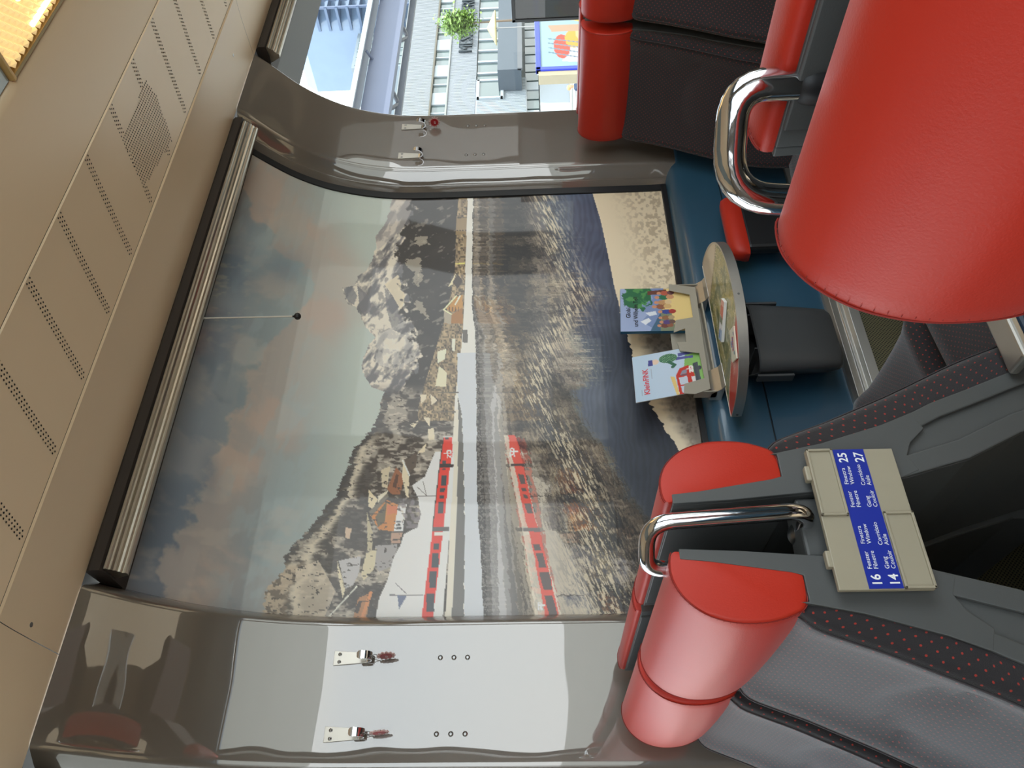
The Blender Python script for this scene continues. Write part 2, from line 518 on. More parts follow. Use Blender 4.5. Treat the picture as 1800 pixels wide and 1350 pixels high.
    # raised wall edge under the pillar foot
b = bpy.data.objects.new('baseboard_window_side', None); COL.objects.link(b); b.empty_display_size = .05
struct(b, 'stepped aluminium profile with perforated heater grille along the wall foot', 'baseboard')
MB().prism([(1.906, .408), (1.888, .406), (1.872, .398), (1.872, .378), (1.866, .376), (1.866, .366), (1.846, .362), (1.842, .334), (1.906, .334)], X0, X1, 'yz').build('profile', M_ALU2, b, bevel=.001)


def grille_mat():
    m = bpy.data.materials.new('perforated heater sheet'); m.use_nodes = True
    n, l = m.node_tree.nodes, m.node_tree.links; p = n['Principled BSDF']
    t = n.new('ShaderNodeTexCoord'); sp = n.new('ShaderNodeSeparateXYZ'); cb = n.new('ShaderNodeCombineXYZ')
    l.new(t.outputs['Object'], sp.inputs[0]); l.new(sp.outputs['X'], cb.inputs['X']); l.new(sp.outputs['Z'], cb.inputs['Y'])
    mp = n.new('ShaderNodeMapping'); mp.inputs['Rotation'].default_value[2] = math.radians(45); l.new(cb.outputs[0], mp.inputs[0])
    v = n.new('ShaderNodeTexVoronoi'); v.voronoi_dimensions = '2D'; v.inputs['Randomness'].default_value = 0; v.inputs['Scale'].default_value = 145
    l.new(mp.outputs[0], v.inputs['Vector'])
    r = n.new('ShaderNodeValToRGB'); r.color_ramp.interpolation = 'CONSTANT'
    r.color_ramp.elements[0].color = (*lin((26, 24, 18)), 1); r.color_ramp.elements[1].position = .32; r.color_ramp.elements[1].color = (*lin((104, 98, 72)), 1)
    l.new(v.outputs['Distance'], r.inputs[0]); l.new(r.outputs[0], p.inputs['Base Color']); p.inputs['Roughness'].default_value = .55
    return m


MB().box(X0, X1, 1.852, 1.90, .03, .336).build('grille', grille_mat(), b)
fl = MB().box(X0, X1, YC - 1.40, YC + 1.40, -.06, 0).build('floor', M_FLOOR); struct(fl, None, None)
for nm, xa in (('wall_left_end', X0 - .05), ('wall_right_end', X1)):
    e = MB().box(xa, xa + .05, YC - 1.4, YC + 1.4, 0, 2.45).build(nm, M_TAUPE); struct(e, None, None)

# ---- ceiling: separate laminate panels with narrow joints
ce = bpy.data.objects.new('ceiling', None); COL.objects.link(ce); ce.empty_display_size = .05
struct(ce, 'warm white carriage ceiling with perforated vent rows and a speaker grid', 'ceiling')
COVE = [(1.607, 2.327), (1.56, 2.3265), (1.50, 2.326), (1.44, 2.324), (1.395, 2.3205), (1.380, 2.3185), (1.376, 2.3225)]
PERF = [(1.3745, 2.3225), (1.345, 2.3245), (1.30, 2.328), (1.22, 2.333), (1.13, 2.3375), (1.119, 2.337), (1.117, 2.341)]
PLAIN = [(1.1155, 2.341), (1.08, 2.343), (1.02, 2.347), (.955, 2.352), (.915, 2.355), (.898, 2.358), (.893, 2.366)]
SEAM = [X0, .445 - 2.08, .445, 2.60, 4.70, X1]
for near in (False, True):
    for nm, pr, mm in (('cove_panel', COVE, M_CREAM2), ('vent_panel', PERF, M_CREAM), ('inner_panel', PLAIN, M_CREAM)):
        for a, c in zip(SEAM[:-1], SEAM[1:]):
            MB().rings([[(a + .0008, mir(y, near), z), (c - .0008, mir(y, near), z)] for y, z in pr], False).build(nm, mm, ce, smooth=50)
MB().box(X0, X1, YC - 1.05, YC + 1.05, 2.40, 2.45).build('backing', M_BLACK, ce)
for near in (False, True):
    ya, yb = sorted((mir(1.10, near), mir(2.06, near)))
    MB().box(X0, X1, ya, yb, 2.36, 2.45).build('backing', M_BLACK, ce)
    # outer shell above and behind the windows' heads
# perforation: rows of small discs coloured dark for the shade inside the vent holes (too small to pick apart)
hy = [p[0] for p in PERF]; hz = [p[1] for p in PERF]


def perf_z(y):
    return float(np.interp(y, hy[::-1], hz[::-1]))


mb = MB()


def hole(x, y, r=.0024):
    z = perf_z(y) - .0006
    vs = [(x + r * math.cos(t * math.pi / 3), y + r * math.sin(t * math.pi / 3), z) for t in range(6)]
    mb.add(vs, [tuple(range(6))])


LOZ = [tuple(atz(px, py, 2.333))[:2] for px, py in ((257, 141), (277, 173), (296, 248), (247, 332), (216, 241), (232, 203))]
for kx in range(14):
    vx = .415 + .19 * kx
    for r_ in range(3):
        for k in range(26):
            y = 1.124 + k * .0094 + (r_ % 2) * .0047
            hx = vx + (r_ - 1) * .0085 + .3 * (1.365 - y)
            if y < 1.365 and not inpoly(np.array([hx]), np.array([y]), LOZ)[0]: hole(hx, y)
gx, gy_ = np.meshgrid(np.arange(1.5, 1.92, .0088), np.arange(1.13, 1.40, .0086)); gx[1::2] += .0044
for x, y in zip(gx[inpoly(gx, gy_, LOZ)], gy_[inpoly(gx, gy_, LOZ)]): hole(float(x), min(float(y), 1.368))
ho = mb.build('perforation', mat('vent hole shade', (30, 28, 26), .9), ce); ho['kind'] = 'stuff'
for x, y in ((.47, 1.485), (2.57, 1.44), (2.42, 1.49)):      # panel fixings
    MB().lathe((x, y, 2.3262), (0, 0, -1), [(0, .0055), (.0012, .005), (.0013, 0)], 12).build('fixing', M_STEEL, ce)

# ---- ceiling lamp: prismatic diffuser in an aluminium edge
lamp = wthing('ceiling_lamp', 'long ceiling lamp with golden prismatic diffuser above the aisle', 'lamp', (1.40, YC, 2.36))
mb = MB(); P = .024; xa, xb, ya, yb = 1.402, 3.95, .442, .884
nx, ny = int((xb - xa) / P), int((yb - ya) / P)
for i in range(nx):
    for j in range(ny):
        x, y = xa + (i + .5) * P, ya + (j + .5) * P; h = P * .5; zz = 2.3605
        mb.add([(x - h, y, zz), (x, y - h, zz), (x + h, y, zz), (x, y + h, zz), (x, y, zz - .010)], [(0, 1, 4), (1, 2, 4), (2, 3, 4), (3, 0, 4)])
        mb.add([(x, y + h, zz), (x + h, y, zz), (x + P, y + h, zz), (x + h, y + P, zz), (x + h, y + h, zz - .010)], [(0, 1, 4), (1, 2, 4), (2, 3, 4), (3, 0, 4)])
d = mb.build('diffuser', M_PRISM, lamp); d['kind'] = 'stuff'
for y in (.862, .80, .56):
    w_ = .0045 if y > .85 else .011
    MB().box(xa + .14, xb, y - w_, y + w_, 2.3505, 2.3585).build('lamp_tube', M_PRISMB, lamp, bevel=.002)
for y in (.889, .437):
    MB().box(xa - .004, xb, y - .004, y + .004, 2.3535, 2.372).build('edge_profile', mat('golden edge profile', (150, 128, 86), .4, metal=.6), lamp, bevel=.001)
MB().box(xa - .008, xa, ya - .01, yb + .01, 2.352, 2.37).build('end_cap', mat('warm edge plastic', (214, 176, 116), .4), lamp, bevel=.001)
MB().box(xa, xb, ya, yb, 2.372, 2.385).build('tray', M_BEIGE, lamp)
lp2 = MB().box(X0, 1.388, .437, .889, 2.362, 2.37).build('ceiling_infill', mat('grey glazed infill', (150, 158, 160), .15, coat=.5)); struct(lp2, 'grey glazed infill panel ahead of the ceiling lamp', 'panel')
# ================================================================== printed mural film on the middle window
def land(x, y):
    """upper half of the print (sky, mountains, hillside, village); x grows downwards, y grows to the left"""
    t = np.clip((x - 230) / 400.0, 0, 1)
    P = Paint(x, y, (0, 0, 0))
    P.c = np.array((86, 97, 116.0)) * (1 - t[..., None]) + np.array((168, 178, 172.0)) * t[..., None]
    # clouds
    c1 = fbm((x * .9 + y * .35) / 95, (y * .8 - x * .5) / 62, 2, 5)
    P.mix(sst(c1, .48, .60) * .35 * sst(-x, -640, -480), (160, 150, 146))
    ln = np.interp(y, [250, 330, 430, 500, 560, 593, 639, 687, 727, 788, 820, 870, 960, 1085], [395, 410, 480, 540, 520, 470, 437, 425, 413, 387, 368, 335, 298, 250])
    bn_ = x - ln + (fbm(x / 34, y / 30, 15, 5) - .5) * 74
    P.mix(sst(bn_, -2, 12) * (1 - sst(x - ln, 60, 170)) * (.62 + .38 * sst(c1, .4, .6)), (172, 156, 146))
    P.mix(sst(fbm((x + y * .5) / 30, (y - x * .4) / 60, 25, 4), .52, .66) * sst(x, 330, 440) * sst(-x, -600, -520) * .4, (150, 166, 170))
    c2 = fbm(x / 60, y / 34, 9, 4)
    P.mix(sst(c2, .55, .75) * .35 * sst(-x, -600, -470), (178, 168, 158))
    for bx, by, rx, ry, a in ((480, 310, 60, 50, .5), (520, 395, 26, 40, .5), (345, 690, 16, 22, .4), (430, 270, 30, 60, .4), (560, 620, 30, 60, .3)):
        P.blob(bx, by, rx, ry, (174, 160, 148), a * .8)
    for bx, by, rx, ry, a in ((405, 470, 36, 60, .7), (330, 655, 26, 60, .75), (300, 790, 30, 70, .7), (370, 830, 18, 40, .6), (260, 940, 20, 60, .6), (500, 470, 40, 30, .4), (390, 400, 24, 40, .5)):
        P.blob(bx, by, rx, ry, (88, 104, 122), a * .85)
    n3 = fbm(x / 22, y / 11, 4, 3)
    P.mix(sst(n3, .6, .8) * .5 * sst(-x, -470, -400) * sst(y, 420, 470) * sst(-y, -640, -560), (168, 162, 150))
    # skyline
    ys = [330, 352, 371, 390, 411, 421, 434, 456, 475, 484, 502, 506, 517, 535, 538, 552, 567, 579, 593, 607, 636, 645, 661, 680, 689, 709, 725, 752, 779, 789, 821, 843, 869, 893, 928, 949, 955, 981, 1003, 1022, 1038, 1090]
    xs = [690, 689, 685, 679, 664, 660, 662, 654, 646, 631, 623, 602, 604, 613, 623, 633, 638, 646, 660, 648, 637, 636, 640, 653, 676, 669, 667, 656, 632, 620, 613, 600, 592, 573, 544, 525, 517, 499, 501, 480, 467, 461]
    jag = (vnoise(y / 3.0, x * 0 + 3.5) - .5) * np.where(y > 735, 9, 4) + (vnoise(y / 1.3, x * 0 + 8.5) - .5) * np.where(y > 735, 6, 1.5)
    sk = np.interp(y, ys, xs) + jag
    dep = x - sk
    mt = dep > 0
    sky = ~mt
    # main massif: sunlit snow and rock
    q = fbm((x + y * .7) / 15, (y - x * .5) / 34, 5, 5)
    q2 = fbm(x / 9, y / 9, 12, 4)
    g = Paint(x, y, (0, 0, 0))
    s1 = sst(q, .40, .56)[..., None]
    g.c = np.array((92, 90, 94.0)) * (1 - s1) + np.array((206, 198, 184.0)) * s1
    g.mix(sst(q2, .52, .64) * .55, (96, 92, 94))
    g.mix(inpoly(x, y, [(645, 345), (735, 345), (708, 402), (664, 440), (655, 400)]) * .55, (168, 162, 158))
    g.mix(inpoly(x, y, [(676, 500), (700, 483), (712, 520), (706, 548), (690, 520)]) * .9, (206, 194, 168))
    g.mix(inpoly(x, y, [(604, 508), (618, 503), (628, 520), (622, 536), (612, 530)]) * .75, (104, 104, 110))
    g.mix(inpoly(x, y, [(628, 502), (650, 522), (652, 545), (640, 556), (632, 540)]) * .8, (98, 96, 102))
    g.mix(inpoly(x, y, [(676, 505), (690, 525), (702, 548), (718, 590), (690, 580), (680, 545)]) * .6, (92, 92, 98))
    g.mix(inpoly(x, y, [(662, 590), (720, 560), (745, 620), (700, 650), (660, 640)]) * .5 * sst(q2, .35, .6), (212, 208, 200))
    # forest belt
    fb = np.interp(y, [330, 351, 373, 402, 417, 448, 482, 504, 525, 544, 561, 581, 600, 640, 690, 710], [733, 733, 723, 708, 704, 697, 702, 710, 714, 706, 716, 727, 730, 738, 700, 690])
    fm = sst(x - fb + (q2 - .5) * 42, -3, 4)
    g.mix(fm, (44, 40, 38))
    n4 = fbm(x / 13, (y + x * .4) / 7, 21, 4)
    g.mix(fm * sst(n4, .67, .76) * .55, (160, 154, 144))
    g.mix(fm * sst(fbm(x / 40, y / 30, 31, 2), .5, .7) * .15, (92, 84, 78))
    for poly in ([(712, 452), (740, 455), (738, 480), (728, 500), (730, 478), (716, 470)], [(731, 420), (752, 412), (756, 430), (738, 436)], [(735, 480), (742, 486), (736, 506), (730, 500)], [(726, 530), (746, 536), (750, 560), (736, 552)]):
        g.mix(inpoly(x + (n4 - .5) * 22, y + (q2 - .5) * 16, poly) * .7, (176, 168, 152))
    # left hillside
    hs = y > 690
    hl = Paint(x, y, (70, 62, 56))
    tr = fbm(x / 11, y / 3.6, 41, 3)
    hl.mix(sst(tr, .52, .64) * .75, (176, 168, 156))
    tr2 = fbm(x / 26, y / 22, 44, 3)
    hl.mix(sst(tr2, .50, .62) * .8, (58, 52, 48))
    hl.mix(sst(-tr2, -.44, -.34) * .6, (196, 188, 174))
    ridge = np.exp(-((dep - np.interp(y, [690, 760, 850, 950, 1085], [40, 16, 20, 34, 60])) / 9.0) ** 2) * sst(y, 745, 790)
    hl.mix(ridge * .9, (200, 190, 172))
    hl.mix((dep < np.interp(y, [690, 800, 900, 1000], [14, 9, 24, 4])) * .8 * sst(tr, .3, .5), (60, 56, 56))
    hl.mix(sst(y, 985, 1000) * sst(-dep, -46, -30) * .85, (188, 172, 150))
    hl.mix(sst(y, 985, 1000) * sst(-dep, -46, -30) * sst(q2, .52, .62), (104, 92, 80))
    hl.mix(inpoly(x, y, [(520, 1000), (560, 985), (590, 1040), (570, 1085), (515, 1085)]) * .75, (198, 186, 168))
    gm = np.where(hs[..., None], hl.c, g.c)
    bl = sst(y, 670, 705)[..., None]
    gm = g.c * (1 - bl) + hl.c * bl
    P.c = np.where(mt[..., None], gm, P.c)
    # village strip at the foot of the mountain
    vs = (x > np.interp(y, [345, 395, 470, 520, 560, 600, 680, 720], [806, 802, 800, 792, 782, 770, 745, 735])) & mt
    cell = vnoise(np.floor(x / 5.0) * 3.1, np.floor(y / 7.0) * 5.3, 3); cl2 = vnoise(np.floor(x / 2.4) * 7.1, np.floor(y / 3.0) * 3.3, 6)
    vc = np.array((104, 88, 70.0)) * (1 - cell[..., None]) + np.array((196, 172, 132.0)) * cell[..., None]
    vc = np.where((cl2 > .62)[..., None], vc * .6, vc)
    P.c = np.where((vs & (y < 740))[..., None], vc * .9 + 8, P.c)
    hp = lambda l: [(460 + a / 4.355, 780 + b / 4.355) for a, b in l]
    tp = lambda l: [(740 + a / 4.5, 340 + b / 4.5) for a, b in l]
    ap = lambda l: [(400 + a * .26667, 640 + b * .26667) for a, b in l]
    # houses by the lake in the middle
    P.poly(tp([(180, 920), (240, 960), (300, 920), (330, 900), (330, 1030), (190, 1030)]), (150, 104, 54))
    P.poly(tp([(180, 920), (240, 955), (240, 1035), (185, 1025)]), (160, 150, 132)); P.line(tp([(180, 920), (240, 955)]), 1.2, (236, 214, 170)); P.line(tp([(180, 920), (280, 810)]), 1.2, (240, 216, 168))
    P.poly(tp([(200, 912), (280, 820), (330, 800), (330, 900), (250, 940)]), (176, 128, 62))
    P.line(tp([(270, 880), (310, 810)]), 1.3, (246, 228, 186))
    for k in range(4): P.line(tp([(225 + k * 24, 900), (225 + k * 24, 930)]), .9, (90, 60, 36))
    P.poly(tp([(215, 740), (280, 620), (250, 720)]), (214, 196, 164)); P.poly(tp([(250, 700), (290, 640), (330, 690), (290, 755)]), (58, 46, 40))
    P.poly(tp([(270, 555), (345, 545), (345, 560), (270, 560)]), (232, 200, 120))
    P.poly(tp([(280, 200), (365, 190), (365, 320), (275, 330)]), (138, 118, 88))
    for k in range(4): P.disc(*tp([(288 + k * 22, 292)])[0], 1.3, 1.3, (54, 44, 34))
    P.poly(tp([(130, 1250), (200, 1230), (190, 1310), (130, 1345)]), (222, 210, 184)); P.poly(tp([(245, 1150), (270, 1150), (265, 1250), (245, 1240)]), (226, 214, 190))
    # hillside houses
    P.poly(ap([(1395, 10), (1445, 60), (1440, 150), (1370, 145)]), (214, 200, 172))
    for pl in ([(1270, 200), (1310, 200), (1310, 230), (1275, 260)], [(1335, 195), (1385, 240), (1345, 270)], [(1200, 400), (1260, 370), (1230, 420)], [(1290, 350), (1335, 355), (1330, 410)], [(1320, 430), (1360, 420), (1365, 500), (1325, 500)], [(1250, 590), (1310, 520), (1300, 580)]):
        P.poly(ap(pl), (206, 194, 170))
    P.poly(hp([(960, 345), (1030, 180), (1090, 250), (1060, 390), (990, 385)]), (142, 92, 64)); P.poly(hp([(1000, 330), (1030, 230), (1050, 240), (1030, 340)]), (84, 58, 46))
    P.poly(hp([(1080, 130), (1130, 240), (1125, 410), (1105, 400), (1075, 260)]), (206, 194, 168)); P.line(hp([(1080, 130), (1130, 240)]), 1.2, (232, 222, 200))
    P.poly(hp([(1090, 120), (1190, 70), (1180, 180), (1130, 230)]), (86, 74, 64))
    P.poly(hp([(915, 200), (985, 170), (960, 340), (920, 330)]), (190, 178, 154)); P.poly(hp([(820, 350), (890, 430), (850, 500), (815, 480)]), (206, 192, 162)); P.poly(hp([(890, 400), (970, 355), (940, 420), (890, 470)]), (206, 198, 178))
    P.poly(hp([(830, 545), (960, 430), (1050, 470), (1010, 670), (900, 660)]), (186, 122, 62)); P.poly(hp([(870, 560), (960, 430), (940, 600), (890, 640)]), (96, 86, 66)); P.poly(hp([(960, 470), (1045, 480), (1035, 530), (960, 545)]), (190, 112, 72))
    P.poly(hp([(820, 520), (960, 380), (975, 400), (840, 560)]), (112, 104, 92)); P.poly(hp([(1045, 470), (1110, 460), (1080, 670), (1010, 670)]), (226, 222, 208))
    for k in (0, 1, 2): P.poly(hp([(1030, 590 + k * 24), (1065, 590 + k * 24), (1062, 606 + k * 24), (1028, 606 + k * 24)]), (104, 108, 112))
    P.poly(hp([(805, 520), (850, 680), (845, 840), (810, 820)]), (176, 166, 140)); P.poly(hp([(990, 680), (1080, 680), (1060, 760), (990, 760)]), (168, 136, 116))
    P.poly(hp([(870, 780), (1040, 770), (1010, 930), (900, 980), (860, 930)]), (150, 146, 146))
    P.poly(hp([(580, 900), (640, 1120), (620, 1180), (580, 980)]), (206, 196, 170)); P.poly(hp([(590, 895), (760, 860), (740, 1000), (700, 1080), (640, 1110)]), (176, 174, 176)); P.line(hp([(500, 1340), (730, 1090)]), 1.2, (216, 210, 196))
    P.poly(hp([(700, 1330), (740, 1180), (840, 1140), (800, 1330)]), (164, 118, 80)); P.line(hp([(770, 1330), (835, 1140)]), 3, (196, 132, 84)); P.poly(hp([(705, 1290), (745, 1200), (770, 1200), (740, 1300)]), (66, 54, 46))
    P.poly(hp([(800, 840), (880, 800), (860, 960), (780, 1050), (760, 1000)]), (196, 186, 158))
    P.poly(hp([(640, 640), (690, 650), (670, 730), (640, 720)]), (196, 172, 150))
    tw = fbm(x / 8, y / 3.2, 91, 3)
    P.mix(mt & hs & (tw > .71) & (x < 735), (66, 58, 52))
    # snow field above the railway
    sf = hp([(1330, 60), (1290, 150), (1250, 250), (1150, 320), (1200, 420), (1215, 560), (1190, 640), (1090, 690), (1060, 780), (1010, 870), (960, 1050), (900, 1180), (870, 1345), (1240, 1345), (1330, 650), (1400, 60)])
    P.poly(sf, (222, 219, 210))
    bare = fbm(x / 7, y / 7, 51, 3)
    P.mix(inpoly(x, y, hp([(1040, 430), (1190, 400), (1220, 540), (1190, 650), (1100, 650), (1050, 560)])) * sst(bare, .45, .6) * .8, (124, 116, 120))
    P.line(hp([(980, 1158), (1230, 1160)]), 1.0, (120, 118, 122)); P.poly(hp([(1040, 1160), (1110, 1165), (1050, 1270)]), (104, 112, 138))
    P.line(hp([(1140, 400), (1335, 400)]), .9, (96, 92, 90)); P.line(hp([(1235, 290), (1260, 395), (1190, 330)]), .6, (120, 114, 110)); P.line(hp([(1025, 1070), (1110, 1150)]), .7, (120, 116, 120))
    # shore, railway wall and water line
    a1 = np.interp(y, [345, 540, 600, 700, 760, 900, 1000, 1090], [822, 816, 812, 800, 797, 791, 788, 782])       # edge of the line
    ax = axis(y)
    P.mix((x > a1) & (x < ax + 2), (206, 204, 198))
    tr3 = np.interp(y, [690, 730, 800, 900, 1085], [804, 806, 805, 803, 794]); tr4 = np.interp(y, [690, 730, 800, 900, 1085], [804, 812, 815, 817, 816])
    P.mix((x > tr3) & (x < tr4 + (vnoise(y / 6, x * 0) - .5) * 4) & (y > 700), (104, 102, 100))
    P.mix((x > a1) & (x < tr3) & (y > 720), (206, 200, 186))
    P.mix((x > tr4) & (x < ax) & (y > 620), (188, 192, 198))
    dk = np.interp(y, [340, 520, 545, 600, 700, 800, 875, 960, 1090], [1.2, 1.5, 3.5, 6.5, 7, 9, 11.5, 9, 7])
    P.mix((np.abs(x - ax) < dk + (q2 - .5) * 4), (62, 58, 56))
    P.mix((np.abs(x - ax) < dk) * (fbm(x / 2.2, y / 2.2, 61, 2) > .56), (112, 108, 104))
    P.mix(((x > 813) & (x < 822) & (y > 580) & (y < 602)), (92, 88, 84))
    # the train
    zp = lambda l: [(720 + a / 3.4625, 700 + b / 3.4625) for a, b in l]
    P.poly(zp([(205, 235), (262, 232), (270, 410), (245, 800), (200, 1345), (62, 1345), (140, 790), (180, 410)]), (226, 220, 204))
    P.poly(zp([(205, 240), (258, 235), (262, 330), (245, 420), (205, 800), (140, 1345), (72, 1345), (140, 800), (182, 410)]), (206, 56, 42))
    P.poly(zp([(218, 236), (240, 236), (236, 252), (216, 252)]), (60, 46, 44)); P.line(zp([(206, 240), (182, 410), (140, 790)]), .8, (64, 58, 56))
    P.poly(zp([(180, 400), (268, 400), (266, 420), (178, 424)]), (52, 38, 36)); P.poly(zp([(138, 786), (242, 784), (240, 808), (136, 812)]), (92, 88, 88))
    P.poly(zp([(150, 815), (235, 812), (230, 834), (150, 836)]), (214, 208, 200))
    for (wa, wb, wc, wd) in ((195, 226, 470, 530), (188, 216, 545, 570), (183, 212, 590, 612), (176, 208, 632, 702), (202, 222, 380, 398), (200, 220, 426, 438), (146, 180, 885, 922), (138, 178, 942, 1030), (122, 164, 1055, 1155), (104, 152, 1190, 1300)):
        P.poly(zp([(wa, wc), (wb, wc), (wb - 3, wd), (wa - 3, wd)]), (58, 62, 68))
    for o_, s_ in (((252, 362), 34), ((196, 1268), 30)):
        for st in ZB: P.line(zp([(o_[0] - (b_ - .35) * s_, o_[1] - a_ * s_ * 1.3) for a_, b_ in st]), 1.1 if s_ > 32 else 1.0, (246, 240, 232))
    # catenary masts
    for yy, xa, xb in ((724, 760, 800), (750, 746, 798), (690, 770, 806)):
        P.line([(xa, yy), (xb, yy)], .8, (92, 86, 80))
    return P.c, sky


def axis(y):
    return np.interp(y, [340, 400, 500, 540, 590, 768, 928, 1090], [833, 832, 831, 833, 842, 846, 852, 858])


def mural_colours(x, y):
    ax = axis(y); d = x - ax; C = np.zeros(x.shape + (3,))
    u_ = d <= 0
    C[u_] = land(x[u_], y[u_])[0]
    x, y, ax, d = x[~u_], y[~u_], ax[~u_], d[~u_]
    amp = np.clip(d / 190.0, 0, 1); sc = np.interp(y, [340, 520, 700, 1090], [1.10, 1.10, 1.02, 1.0])
    far = sst(-y, -720, -640)                       # the far shore smears into vertical streaks, the near one breaks into ripples
    rp = fbm((x - y * .35) / 2.6, (y + x * .3) / 15.0, 72, 3) - .5
    sm = fbm(x / 46, y / 2.4, 76, 3) - .5
    rx = ax - d * sc + rp * (3 + 26 * amp) + far * sm * (8 + 40 * amp)
    ry = y + (fbm(x / 5.0, y / 16, 73, 3) - .5) * (1.5 + 10 * amp)
    lo, sk = land(np.minimum(rx, ax), ry); sk = sk.astype(float)
    for off in (-9, 12):
        l2, s2 = land(np.minimum(rx + off * (1 + far * 1.2), ax), ry); lo = lo + l2; sk = sk + s2
    lo = lo / 3; sk = sk / 3
    lo = (lo - 128) * 1.0 + 112 + sm[:, None] * 44 * (far * .8 + .2)[:, None]
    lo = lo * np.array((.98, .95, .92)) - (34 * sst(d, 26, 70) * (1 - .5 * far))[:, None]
    n = fbm(x / 60, y / 40, 74, 3)
    ripple = np.sin(d * .62 + np.sin(y / 34.0) * 3 + (fbm(x / 26, y / 50, 75, 3) - .5) * 18)
    nv = np.array((66, 74, 92.0)) * (1 + .07 * ripple[:, None]) + (n[:, None] - .5) * 36
    nv = nv + sst(-d, -90, -40)[:, None] * np.array((40, 38, 34.0))
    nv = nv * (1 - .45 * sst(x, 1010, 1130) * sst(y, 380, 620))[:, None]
    skm = np.clip(sst(sk, .15, .85), 0, 1); skm = np.maximum(skm, sst(d, 205, 245) * far)
    edge = 4 * skm * (1 - skm); skm = np.clip(skm + rp * 1.6 * edge, 0, 1)
    lo = lo * (1 - skm[:, None]) + nv * skm[:, None]
    sp = fbm((x - y * .5) / 1.9, (y + x * .35) / 11.0, 77, 2)
    fl = np.exp(-((d - np.interp(y, [340, 450, 520, 600, 700, 760, 830, 930, 1090], [120, 150, 190, 120, 90, 130, 170, 190, 215])) / np.interp(y, [340, 700, 1090], [26, 34, 60])) ** 2)
    lo = lo + (sst(sp, .56, .66) * fl)[:, None] * (np.array((198, 186, 160.0)) - lo) * .85
    lo = lo + (sst(-sp, -.42, -.34) * fl)[:, None] * (np.array((52, 54, 64.0)) - lo) * .7
    zq = lambda l: [(720 + a / 3.4625, 700 + b / 3.4625) for a, b in l]
    R_ = Paint(x + rp * 3, y, 0); R_.c = lo           # the mirrored train stays legible
    R_.poly(zq([(575, 225), (640, 225), (700, 450), (790, 820), (930, 1345), (770, 1345), (690, 820), (610, 420)]), (206, 198, 182), .75)
    R_.poly(zq([(602, 225), (640, 225), (668, 300), (700, 450), (765, 740), (800, 840), (915, 1345), (830, 1345), (735, 840), (705, 740), (640, 420), (606, 300)]), (196, 62, 46), .92)
    R_.poly(zq([(612, 398), (694, 398), (698, 414), (616, 414)]), (56, 40, 38)); R_.poly(zq([(688, 788), (790, 788), (796, 812), (694, 812)]), (96, 88, 88))
    for wa, wb, wc, wd in ((660, 690, 462, 520), (680, 705, 545, 565), (690, 715, 588, 608), (702, 735, 640, 700), (752, 790, 890, 925), (768, 812, 945, 1030), (790, 845, 1060, 1165), (818, 870, 1200, 1320)):
        R_.poly(zq([(wa, wc), (wb, wc), (wb + (wd - wc) * .26, wd), (wa + (wd - wc) * .26, wd)]), (64, 62, 62), .9)
    for o_, q_ in (((612, 352), 36), ((782, 1285), 32)):
        for st in ZB: R_.line(zq([(o_[0] + (b_ - .35) * q_, o_[1] - a_ * q_ * 1.3) for a_, b_ in st]), 1.1, (240, 228, 216))
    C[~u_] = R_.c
    x, y = mx_, my_
    # near shore: snow bank
    P = Paint(x, y, 0); P.c = C
    be = np.interp(y, [335, 388, 449, 505, 588, 650, 707, 739, 773, 800], [1040, 1056, 1069, 1080, 1101, 1120, 1141, 1160, 1181, 1200]) + (vnoise(y / 5, y * 0 + 2) - .5) * np.interp(y, [500, 620], [0, 8])
    bank = x > be
    P.mix(bank, (202, 188, 162))
    gr = fbm(x / 5, y / 5, 81, 3)
    P.mix(bank * sst(x - be, 20, 90) * sst(gr, .45, .62) * .55, (140, 124, 102))
    shd = sst(y, 560, 600) * sst(x - be, 10, 26 + 20)
    P.mix(bank * shd * .9, (104, 96, 88)); P.mix(bank * shd * sst(gr, .5, .65) * .4, (66, 60, 54))
    return P.c


nX, nZ = 640, 760
s_ = np.linspace(0, 1, nZ); gz = np.array([g[1] for g in GLs]); gy = np.array([g[0] for g in GLs])
arc = np.concatenate([[0], np.cumsum(np.hypot(np.diff(gz), np.diff(gy)))]); arc /= arc[-1]
zz = np.interp(s_, arc, gz); yy = np.interp(s_, arc, gy) - .002
xx = np.linspace(WIN_A - .012, WIN_B + .012, nX)
MP = np.empty((nZ, nX, 3)); MP[..., 0] = xx[None, :]; MP[..., 1] = yy[:, None]; MP[..., 2] = zz[:, None]
mx_, my_ = to_px(MP.reshape(-1, 3))
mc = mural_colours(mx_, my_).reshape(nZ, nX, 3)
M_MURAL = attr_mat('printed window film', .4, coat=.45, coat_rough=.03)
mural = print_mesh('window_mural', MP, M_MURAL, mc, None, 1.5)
tag(mural, 'large printed mural of a snowy mountain lake with a red train on the window', 'mural')
# ================================================================== seats (local: x forward from the gap between the backs, y across, z up)
HW = .2085
HEAD = [(.036, 1.137), (.055, 1.1415), (.075, 1.139), (.097, 1.127), (.116, 1.104), (.126, 1.075), (.128, 1.045), (.125, 1.018), (.118, .996), (.110, .982), (.095, .977), (.066, .977), (.060, .992), (.052, 1.04), (.043, 1.09), (.036, 1.122)]
BD = [(.104, .988), (.111, .95), (.120, .912), (.134, .865), (.148, .821), (.167, .775), (.183, .743), (.205, .685), (.227, .63), (.25, .57), (.268, .5), (.275, .41)]
FR = [(.108, .990), (.130, .972), (.146, .935), (.163, .89), (.184, .842), (.207, .79), (.230, .742), (.262, .675), (.288, .61), (.308, .55), (.318, .48), (.320, .41)]
INNER = [(.205, .40), (.17, .52), (.13, .636), (.092, .717), (.064, .817), (.051, .9), (.045, .945), (.036, 1.05), (.032, 1.128)]


